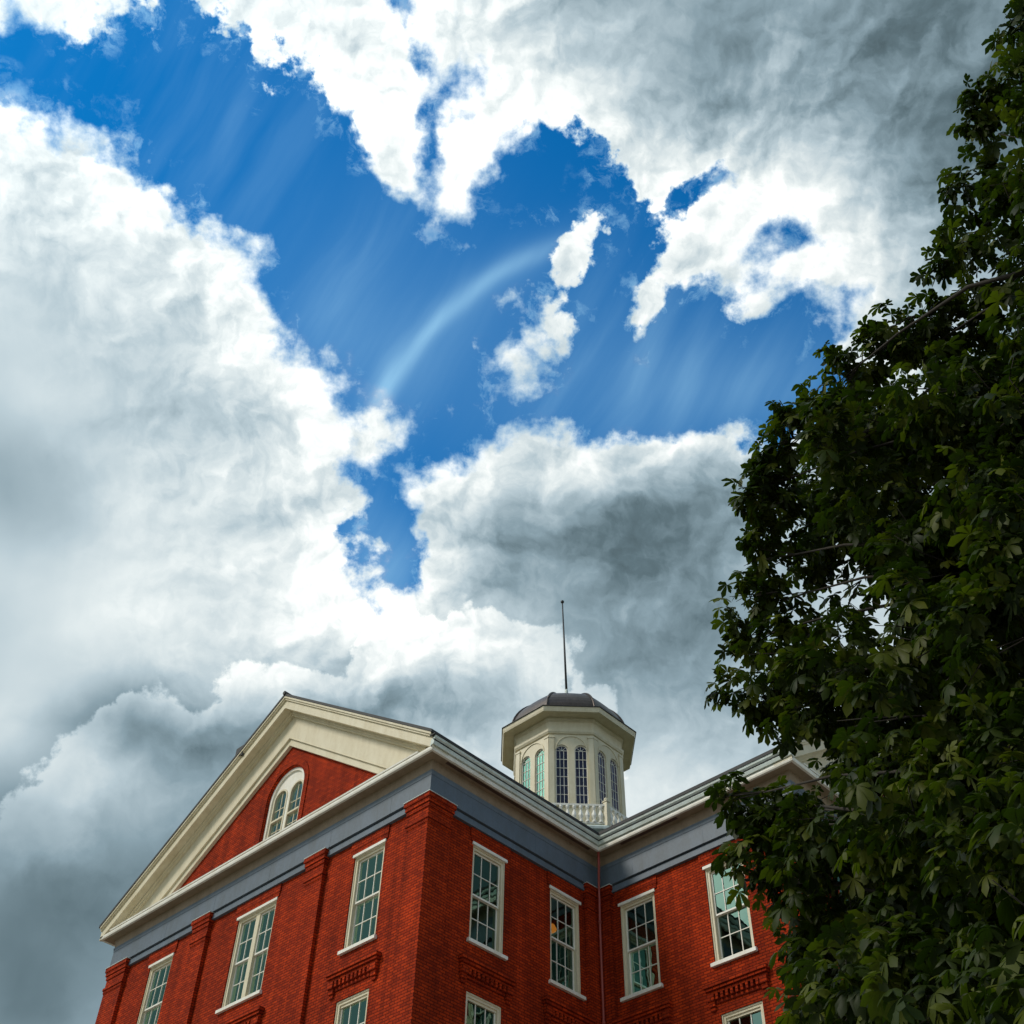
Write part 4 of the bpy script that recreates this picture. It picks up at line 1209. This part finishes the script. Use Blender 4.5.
# ------------------------------------------------------------------ sky: blue air behind broken cumulus
w = bpy.data.worlds.new('World'); sc.world = w; w.use_nodes = True
nt = w.node_tree; nt.nodes.clear()
def nd(t, **k):
    n = nt.nodes.new(t)
    for a, v in k.items(): setattr(n, a, v)
    return n
def mth(op, a, b=None, c=None, clamp=False):
    n = nd('ShaderNodeMath', operation=op, use_clamp=clamp)
    for i, v in enumerate((a, b, c)):
        if v is None: continue
        if isinstance(v, (int, float)): n.inputs[i].default_value = v
        else: nt.links.new(v, n.inputs[i])
    return n.outputs[0]
def vec(op, a, b=None, c=None, scale=None):
    n = nd('ShaderNodeVectorMath', operation=op)
    for i, v in enumerate((a, b, c)):
        if v is None: continue
        if isinstance(v, (tuple, list)): n.inputs[i].default_value = v
        else: nt.links.new(v, n.inputs[i])
    if scale is not None:
        if isinstance(scale, (int, float)): n.inputs['Scale'].default_value = scale
        else: nt.links.new(scale, n.inputs['Scale'])
    return n.outputs['Value'] if op in ('DOT_PRODUCT', 'LENGTH', 'DISTANCE') else n.outputs['Vector']
def rng_(v, a, b, c=0.0, d=1.0, smooth=True):
    n = nd('ShaderNodeMapRange'); n.interpolation_type = 'SMOOTHSTEP' if smooth else 'LINEAR'
    nt.links.new(v, n.inputs[0])
    for i, x in enumerate((a, b, c, d)):
        if isinstance(x, (int, float)): n.inputs[i + 1].default_value = x
        else: nt.links.new(x, n.inputs[i + 1])
    return n.outputs[0]
def noise(v, s, det=5, ro=.55, dist=0.0, out='Fac'):
    n = nd('ShaderNodeTexNoise', noise_dimensions='2D'); n.inputs['Scale'].default_value = s; n.inputs['Detail'].default_value = det
    n.inputs['Roughness'].default_value = ro; n.inputs['Distortion'].default_value = dist
    nt.links.new(v, n.inputs['Vector']); return n.outputs[out]
def mixc(f, a, b, blend='MIX'):
    n = nd('ShaderNodeMix', data_type='RGBA', blend_type=blend)
    if isinstance(f, (int, float)): n.inputs['Factor'].default_value = f
    else: nt.links.new(f, n.inputs['Factor'])
    for i, v in ((6, a), (7, b)):
        if isinstance(v, tuple): n.inputs[i].default_value = (*v, 1)
        else: nt.links.new(v, n.inputs[i])
    return n.outputs[2]

tc = nd('ShaderNodeTexCoord')
dirv = vec('NORMALIZE', tc.outputs['Generated'])
# stereographic chart of the sky centred 45 degrees up in the north-east
d0 = (0.5, 0.5, 0.70710678); e1 = (0.70710678, -0.70710678, 0.0); e2 = (-0.5, -0.5, 0.70710678)
den = mth('ADD', vec('DOT_PRODUCT', dirv, d0), 1.02)
s_ = mth('DIVIDE', mth('MULTIPLY', vec('DOT_PRODUCT', dirv, e1), 2.0), den)
t_ = mth('DIVIDE', mth('MULTIPLY', vec('DOT_PRODUCT', dirv, e2), 2.0), den)
cmb = nd('ShaderNodeCombineXYZ'); nt.links.new(s_, cmb.inputs[0]); nt.links.new(t_, cmb.inputs[1])
P = cmb.outputs[0]

BLUE = [(-0.3465, 0.3843, 0.0887, 0.0501, 0.0303),
 (-0.2738, 0.3658, 0.0779, 0.073, -0.6797),
 (-0.1981, 0.3087, 0.0953, 0.0711, -0.7949),
 (-0.1437, 0.2347, 0.1016, 0.0754, -0.8357),
 (-0.0585, 0.1819, 0.1049, 0.0799, -0.4501),
 (-0.0652, 0.1194, 0.0711, 0.0489, 0.244),
 (0.0127, 0.2035, 0.0845, 0.0916, 0.0297),
 (0.0943, 0.1629, 0.1008, 0.0554, 0.1279),
 (0.1732, 0.1778, 0.0951, 0.055, 0.0157),
 (0.2361, 0.1438, 0.0504, 0.0416, 0.0143),
 (0.0132, 0.3142, 0.0434, 0.0452, -0.3076),
 (-0.1074, 0.0366, 0.0311, 0.071, 0.1737),
 (-0.0922, -0.0136, 0.0185, 0.0321, 0.2056),
 (0.221, 0.2605, 0.0191, 0.0115, 0.3572),
 (-0.0655, 0.3553, 0.0098, 0.0415, -0.2931),
 (-0.0915, 0.42, 0.0065, 0.0335, 0.4526),
 (0.1409, 0.3085, 0.0241, 0.0082, 0.5309),
 (0.0693, 0.271, 0.0435, 0.0539, 0.0213),
 (1.187, 2.236, 0.535, 0.535, 0.0),
 (-0.233, 1.033, 0.266, 0.266, 0.0),
 (0.964, 1.181, 0.41, 0.41, 0.0)]
ISLE = [(0.0229, 0.2013, 0.0144, 0.0584, -0.3501),
 (0.1172, 0.2251, 0.015, 0.0248, 0.0177),
 (0.1983, 0.208, 0.0098, 0.0074, 0.0104),
 (-0.1229, 0.1021, 0.037, 0.0236, 0.213),
 (0.1534, 0.2536, 0.0413, 0.0164, 0.0114),
 (-0.3777, 0.3312, 0.0324, 0.0156, -0.0834),
 (-0.3825, 0.4226, 0.0518, 0.0146, 0.114)]
TONE = [(-0.3481, 0.2858, 0.1225, 0.1099, 0.0841, 0.06),
 (-0.221, 0.1896, 0.0884, 0.1334, -0.6653, 0.08),
 (-0.2812, 0.0206, 0.1194, 0.0747, 0.0353, 0.1),
 (-0.1488, -0.0254, 0.0665, 0.0504, 0.0292, 0.12),
 (-0.4058, 0.0486, 0.082, 0.0568, 0.0444, -0.26),
 (-0.4077, -0.0729, 0.0887, 0.0482, 0.0173, -0.14),
 (-0.3324, 0.1749, 0.07, 0.0366, 0.0633, -0.14),
 (-0.2595, 0.0964, 0.0564, 0.0333, 0.0453, -0.1),
 (-0.3711, 0.2523, 0.0455, 0.0316, 0.0821, -0.05),
 (-0.2932, -0.0666, 0.1182, 0.0329, 0.0217, 0.1),
 (-0.2806, -0.1504, 0.0947, 0.0306, -0.0622, -0.34),
 (-0.3509, -0.2387, 0.1273, 0.0851, -0.0128, -0.26),
 (-0.3548, -0.3507, 0.1608, 0.0949, -0.0345, -0.34),
 (-0.3149, -0.2157, 0.0383, 0.0393, -0.0046, 0.12),
 (-0.3945, -0.1604, 0.0369, 0.0474, -0.0014, 0.16),
 (-0.143, -0.1583, 0.0987, 0.049, 0.0186, -0.18),
 (-0.0635, -0.0651, 0.0758, 0.0336, 0.0285, 0.14),
 (-0.0037, -0.0843, 0.0675, 0.0419, 0.0303, 0.12),
 (-0.061, -0.1317, 0.0753, 0.0331, 0.026, -0.14),
 (-0.2178, -0.2628, 0.0872, 0.0779, 0.0002, -0.1),
 (0.0698, 0.0023, 0.093, 0.0508, 0.1706, -0.32),
 (0.1528, 0.0429, 0.0667, 0.0506, 0.028, -0.22),
 (0.1221, -0.0676, 0.1003, 0.0586, 0.035, -0.26),
 (0.1886, -0.0735, 0.0658, 0.0748, 0.0382, -0.15),
 (0.116, -0.1834, 0.0579, 0.0406, 0.0407, 0.16),
 (0.0423, 0.0736, 0.0763, 0.0221, 0.2041, 0.1),
 (-0.1581, 0.4087, 0.1245, 0.0952, -0.4479, 0.12),
 (-0.075, 0.3351, 0.0831, 0.0795, 0.043, 0.12),
 (0.0486, 0.3707, 0.1076, 0.0705, -0.3085, 0.14),
 (0.1511, 0.3006, 0.0915, 0.0398, -0.3292, 0.18),
 (0.2491, 0.2927, 0.072, 0.064, -0.0057, 0.14),
 (0.2926, 0.4456, 0.1882, 0.0829, 0.1019, -0.24),
 (0.383, 0.3599, 0.0966, 0.183, -0.0388, -0.3),
 (0.1195, 0.4332, 0.1135, 0.0605, 0.0043, -0.08),
 (0.3078, 0.3547, 0.0542, 0.0465, -0.0241, -0.04),
 (-1.267, 0.247, 0.294, 0.294, 0.0, -1.15),  # from here on: unseen cloud patches added to shape light and window reflections
 (-1.206, 0.723, 0.258, 0.258, 0.0, 0.4),
 (-0.0, 2.287, 0.877, 0.877, 0.0, -0.75),
 (-0.0, 3.82, 1.171, 1.171, 0.0, 0.3),
 (1.302, 1.673, 0.549, 0.549, 0.0, 0.25),
 (1.231, 0.457, 0.496, 0.496, 0.0, -0.6)]
BANK = [(-0.2083, -0.1283, 0.0308, 0.0312, 0.017),
 (-0.3405, -0.3476, 0.1327, 0.1319, -0.0314),
 (-0.2628, -0.2394, 0.1173, 0.1191, -0.0023),
 (-0.2361, -0.3314, 0.1474, 0.1425, -0.0109),
 (-0.1628, -0.2469, 0.1469, 0.1435, 0.0089),
 (-0.0858, -0.2339, 0.1463, 0.1417, 0.0191),
 (-0.0326, -0.1762, 0.1267, 0.124, 0.0268),
 (-0.0127, -0.3145, 0.0979, 0.0919, 0.0261)]
wisp = noise(P, 5.0, 3, .5, out='Color')
fine = noise(P, 19.0, 6, .6, out='Color')
Pw = vec('MULTIPLY_ADD', wisp, (.050, .050, 0), P)
Pw = vec('MULTIPLY_ADD', fine, (.034, .034, 0), Pw)
Pw = vec('SUBTRACT', Pw, (.042, .042, 0))
P2 = vec('MULTIPLY_ADD', wisp, (.055, .055, 0), P)
P2 = vec('SUBTRACT', P2, (.0275, .0275, 0))
def billow(v, s, det=2.5, ro=.5):
    n = nd('ShaderNodeTexVoronoi', voronoi_dimensions='2D'); n.feature = 'F1'; n.normalize = True
    n.inputs['Scale'].default_value = s; n.inputs['Detail'].default_value = det; n.inputs['Roughness'].default_value = ro
    nt.links.new(v, n.inputs['Vector']); return n.outputs['Distance']
def lobe_len(v, e, op='LENGTH'):
    cx, cy, rx, ry, th = e[:5]
    mp = nd('ShaderNodeMapping', vector_type='TEXTURE')
    mp.inputs['Location'].default_value = (cx, cy, 0); mp.inputs['Rotation'].default_value = (0, 0, th)
    mp.inputs['Scale'].default_value = (rx, ry, 1)
    nt.links.new(v, mp.inputs['Vector'])
    return vec('LENGTH', mp.outputs[0]) if op == 'LENGTH' else vec('DOT_PRODUCT', mp.outputs[0], mp.outputs[0])
def union(v, lobes, kk=0.012):
    acc = None
    for e in lobes:
        mn = min(e[2], e[3]); d = mth('MULTIPLY_ADD', lobe_len(v, e), -mn, mn)
        if acc is None: acc = d
        else: acc = mth('SMOOTH_MAX', acc, d, kk)
    return acc
blue = union(Pw, BLUE); isle = union(Pw, ISLE, .004)
sdf = mth('SMOOTH_MIN', blue, mth('MULTIPLY', isle, -1.0), 0.006)     # > 0 is blue sky
edge = noise(P, 34.0, 7, .60)
edge2 = billow(Pw, 15.0)
sd1 = mth('MULTIPLY_ADD', mth('SUBTRACT', edge, .5), .045, sdf)
sd1 = mth('MULTIPLY_ADD', mth('SUBTRACT', edge2, .30), .060, sd1)
# crisp where the cloud is thick, frayed where it is thin
soft = rng_(noise(P, 3.2, 2, .5), .38, .62, .004, .014)
cloud = rng_(sd1, mth('MULTIPLY', soft, -1.0), soft, 1.0, 0.0)
# thin cirrus veils across the blue
mpv = nd('ShaderNodeMapping', vector_type='TEXTURE'); mpv.inputs['Rotation'].default_value = (0, 0, rad(62)); mpv.inputs['Scale'].default_value = (.42, .055, 1)
nt.links.new(vec('MULTIPLY_ADD', wisp, (.035, .035, 0), P), mpv.inputs['Vector'])
cir = noise(mpv.outputs[0], 1.0, 5, .55)
cirrus = mth('MULTIPLY', rng_(cir, .42, .80, 0, .08), rng_(noise(P, 2.3, 3, .5), .35, .62))
arc = None
for e in [(-0.0753, 0.1754, 0.0523, 0.0075, 0.9699, 0.36),
 (-0.0302, 0.2245, 0.042, 0.0075, 0.7216, 0.34),
 (0.0152, 0.2573, 0.0418, 0.0074, 0.5083, 0.28),
 (-0.1003, 0.135, 0.0304, 0.0075, 1.2507, 0.3),
 (-0.0625, 0.1717, 0.0675, 0.0235, 0.9351, 0.1),
 (0.0029, 0.2446, 0.0669, 0.0199, 0.6141, 0.1),
 (0.1155, 0.16, 0.0751, 0.0118, 1.2561, 0.08),
 (-0.2224, 0.3582, 0.0718, 0.0109, 1.2198, 0.06),
 (0.1572, 0.1609, 0.0581, 0.0101, 1.2592, 0.07),
 (0.1904, 0.1614, 0.0742, 0.0334, 0.0158, 0.12),
 (0.0734, 0.159, 0.1937, 0.0924, 0.0252, 0.16),
 (-0.1229, 0.2357, 0.0899, 0.1256, -0.7448, 0.1),
 (-0.0977, -0.0028, 0.0336, 0.0507, 0.0309, 0.3),
 (-0.1301, 0.1857, 0.0501, 0.0499, 0.0437, 0.1)]:
    g = mth('MULTIPLY', mth('EXPONENT', mth('MULTIPLY', lobe_len(vec('MULTIPLY_ADD', wisp, (.02, .02, 0), P), e, 'DOT'), -1.0)), e[5])
    arc = g if arc is None else mth('ADD', arc, g)
arcn = mth('MULTIPLY', arc, rng_(cir, .25, .75, .7, 1.15))
veil = mth('ADD', cirrus, arcn, clamp=True)
# a soft veil just off the cloud edges
fray = mth('MULTIPLY', rng_(sd1, .030, -.004, 0, .45), rng_(noise(Pw, 36, 8, .7), .46, .70))
veil = mth('MAXIMUM', veil, fray)
cover = mth('MAXIMUM', cloud, veil)

# tone of the cloud: broad light and dark masses, then billows lit from the sun's side
tone = None
for e in TONE:
    g = mth('EXPONENT', mth('MULTIPLY', lobe_len(P2, e, 'DOT'), -1.0))
    tone = mth('MULTIPLY_ADD', g, e[5], tone if tone is not None else 0.68)
near = rng_(sd1, -.20, -.01, 0, 1)
h1 = billow(Pw, 5.5, 3.5, .5); h2 = billow(vec('ADD', Pw, (-.012, .014, 0)), 5.5, 3.5, .5)
tone = mth('MULTIPLY_ADD', mth('SUBTRACT', h2, h1), mth('MULTIPLY_ADD', near, 1.10, .05), tone)
h3 = noise(Pw, 16.0, 6, .55); h4 = noise(vec('ADD', Pw, (-.005, .006, 0)), 16.0, 6, .55)
tone = mth('MULTIPLY_ADD', mth('SUBTRACT', h3, h4), mth('MULTIPLY_ADD', near, .88, .03), tone)
tone = mth('MULTIPLY_ADD', mth('SUBTRACT', noise(P2, 3.6, 4, .5), .5), .32, tone)
mid = billow(P2, 10.0, 2.5, .55); mid2 = billow(vec('ADD', P2, (-.010, .012, 0)), 10.0, 2.5, .55)
tone = mth('MULTIPLY_ADD', mth('SUBTRACT', mid2, mid), mth('MULTIPLY_ADD', near, .38, .06), tone)
tone = mth('MULTIPLY_ADD', mth('SUBTRACT', noise(P2, 10.0, 4, .5), .5), .11, tone)
# nearer banks: a puffed bright rim against a slightly darker gap behind it
sd2 = mth('MULTIPLY_ADD', mth('SUBTRACT', edge2, .32), -.070, union(Pw, BANK, .01))
sd2 = mth('MULTIPLY_ADD', mth('SUBTRACT', edge, .5), .03, sd2)
tone = mth('MULTIPLY_ADD', mth('MULTIPLY', rng_(sd2, -.003, .004, 0, 1), rng_(sd2, .0, .06, 1, 0)), .17, tone)
tone = mth('MULTIPLY_ADD', mth('MULTIPLY', rng_(sd2, -.003, .002, 1, 0), rng_(sd2, -.05, .0, 0, 1)), -.07, tone)
# bright rims beside the blue
tone = mth('MULTIPLY_ADD', rng_(sd1, -.055, -.002, 0, 1), .13, tone)
cr = nd('ShaderNodeValToRGB'); nt.links.new(tone, cr.inputs['Fac'])
el = cr.color_ramp.elements
el[0].position = 0.0; el[0].color = (0.050, 0.074, 0.082, 1)
el[1].position = 1.0; el[1].color = (1.08, 1.09, 1.06, 1)
for p, c in ((.22, (.112, .168, .195)), (.42, (.245, .340, .392)), (.62, (.455, .560, .612)), (.80, (.72, .79, .80))):
    q = el.new(p); q.color = (*c, 1)

sky = nd('ShaderNodeTexSky', sky_type='NISHITA', sun_disc=False)
sky.sun_elevation = sun_el; sky.sun_rotation = sun_rot; sky.air_density = 1.0; sky.dust_density = 0.3; sky.ozone_density = 3.0
hs = nd('ShaderNodeHueSaturation'); hs.inputs['Saturation'].default_value = 1.38; hs.inputs['Value'].default_value = 1.5
nt.links.new(sky.outputs[0], hs.inputs['Color'])
tint = mixc(1.0, hs.outputs[0], (0.18,1.18,1.20), 'MULTIPLY')
bg1 = nd('ShaderNodeBackground'); bg1.inputs['Strength'].default_value = 0.10; nt.links.new(tint, bg1.inputs['Color'])
sdot = vec('DOT_PRODUCT', dirv, tuple(SUN))
glow = mth('MULTIPLY_ADD', mth('EXPONENT', mth('MULTIPLY', mth('SUBTRACT', sdot, 1.0), 7.0)), mth('MULTIPLY', rng_(tone, .35, .9, .1, 1), 1.3), 1.05)
bg2 = nd('ShaderNodeBackground'); nt.links.new(glow, bg2.inputs['Strength']); nt.links.new(mixc(cloud, (.42, .76, .98), cr.outputs['Color']), bg2.inputs['Color'])
ms = nd('ShaderNodeMixShader'); nt.links.new(cover, ms.inputs[0]); nt.links.new(bg1.outputs[0], ms.inputs[1]); nt.links.new(bg2.outputs[0], ms.inputs[2])
wo = nd('ShaderNodeOutputWorld'); nt.links.new(ms.outputs[0], wo.inputs['Surface'])
w.cycles.sampling_method = 'MANUAL'; w.cycles.sample_map_resolution = 512

# ------------------------------------------------------------------ render settings
sc.view_settings.view_transform = 'Standard'; sc.view_settings.look = 'None'
sc.view_settings.exposure = 0.0; sc.view_settings.gamma = 1.0; sc.view_settings.use_curve_mapping = False
sc.render.engine = 'CYCLES'
sc.cycles.max_bounces = 6; sc.cycles.transparent_max_bounces = 12; sc.cycles.diffuse_bounces = 3
sc.cycles.caustics_reflective = False; sc.cycles.caustics_refractive = False
sc.cycles.use_denoising = True
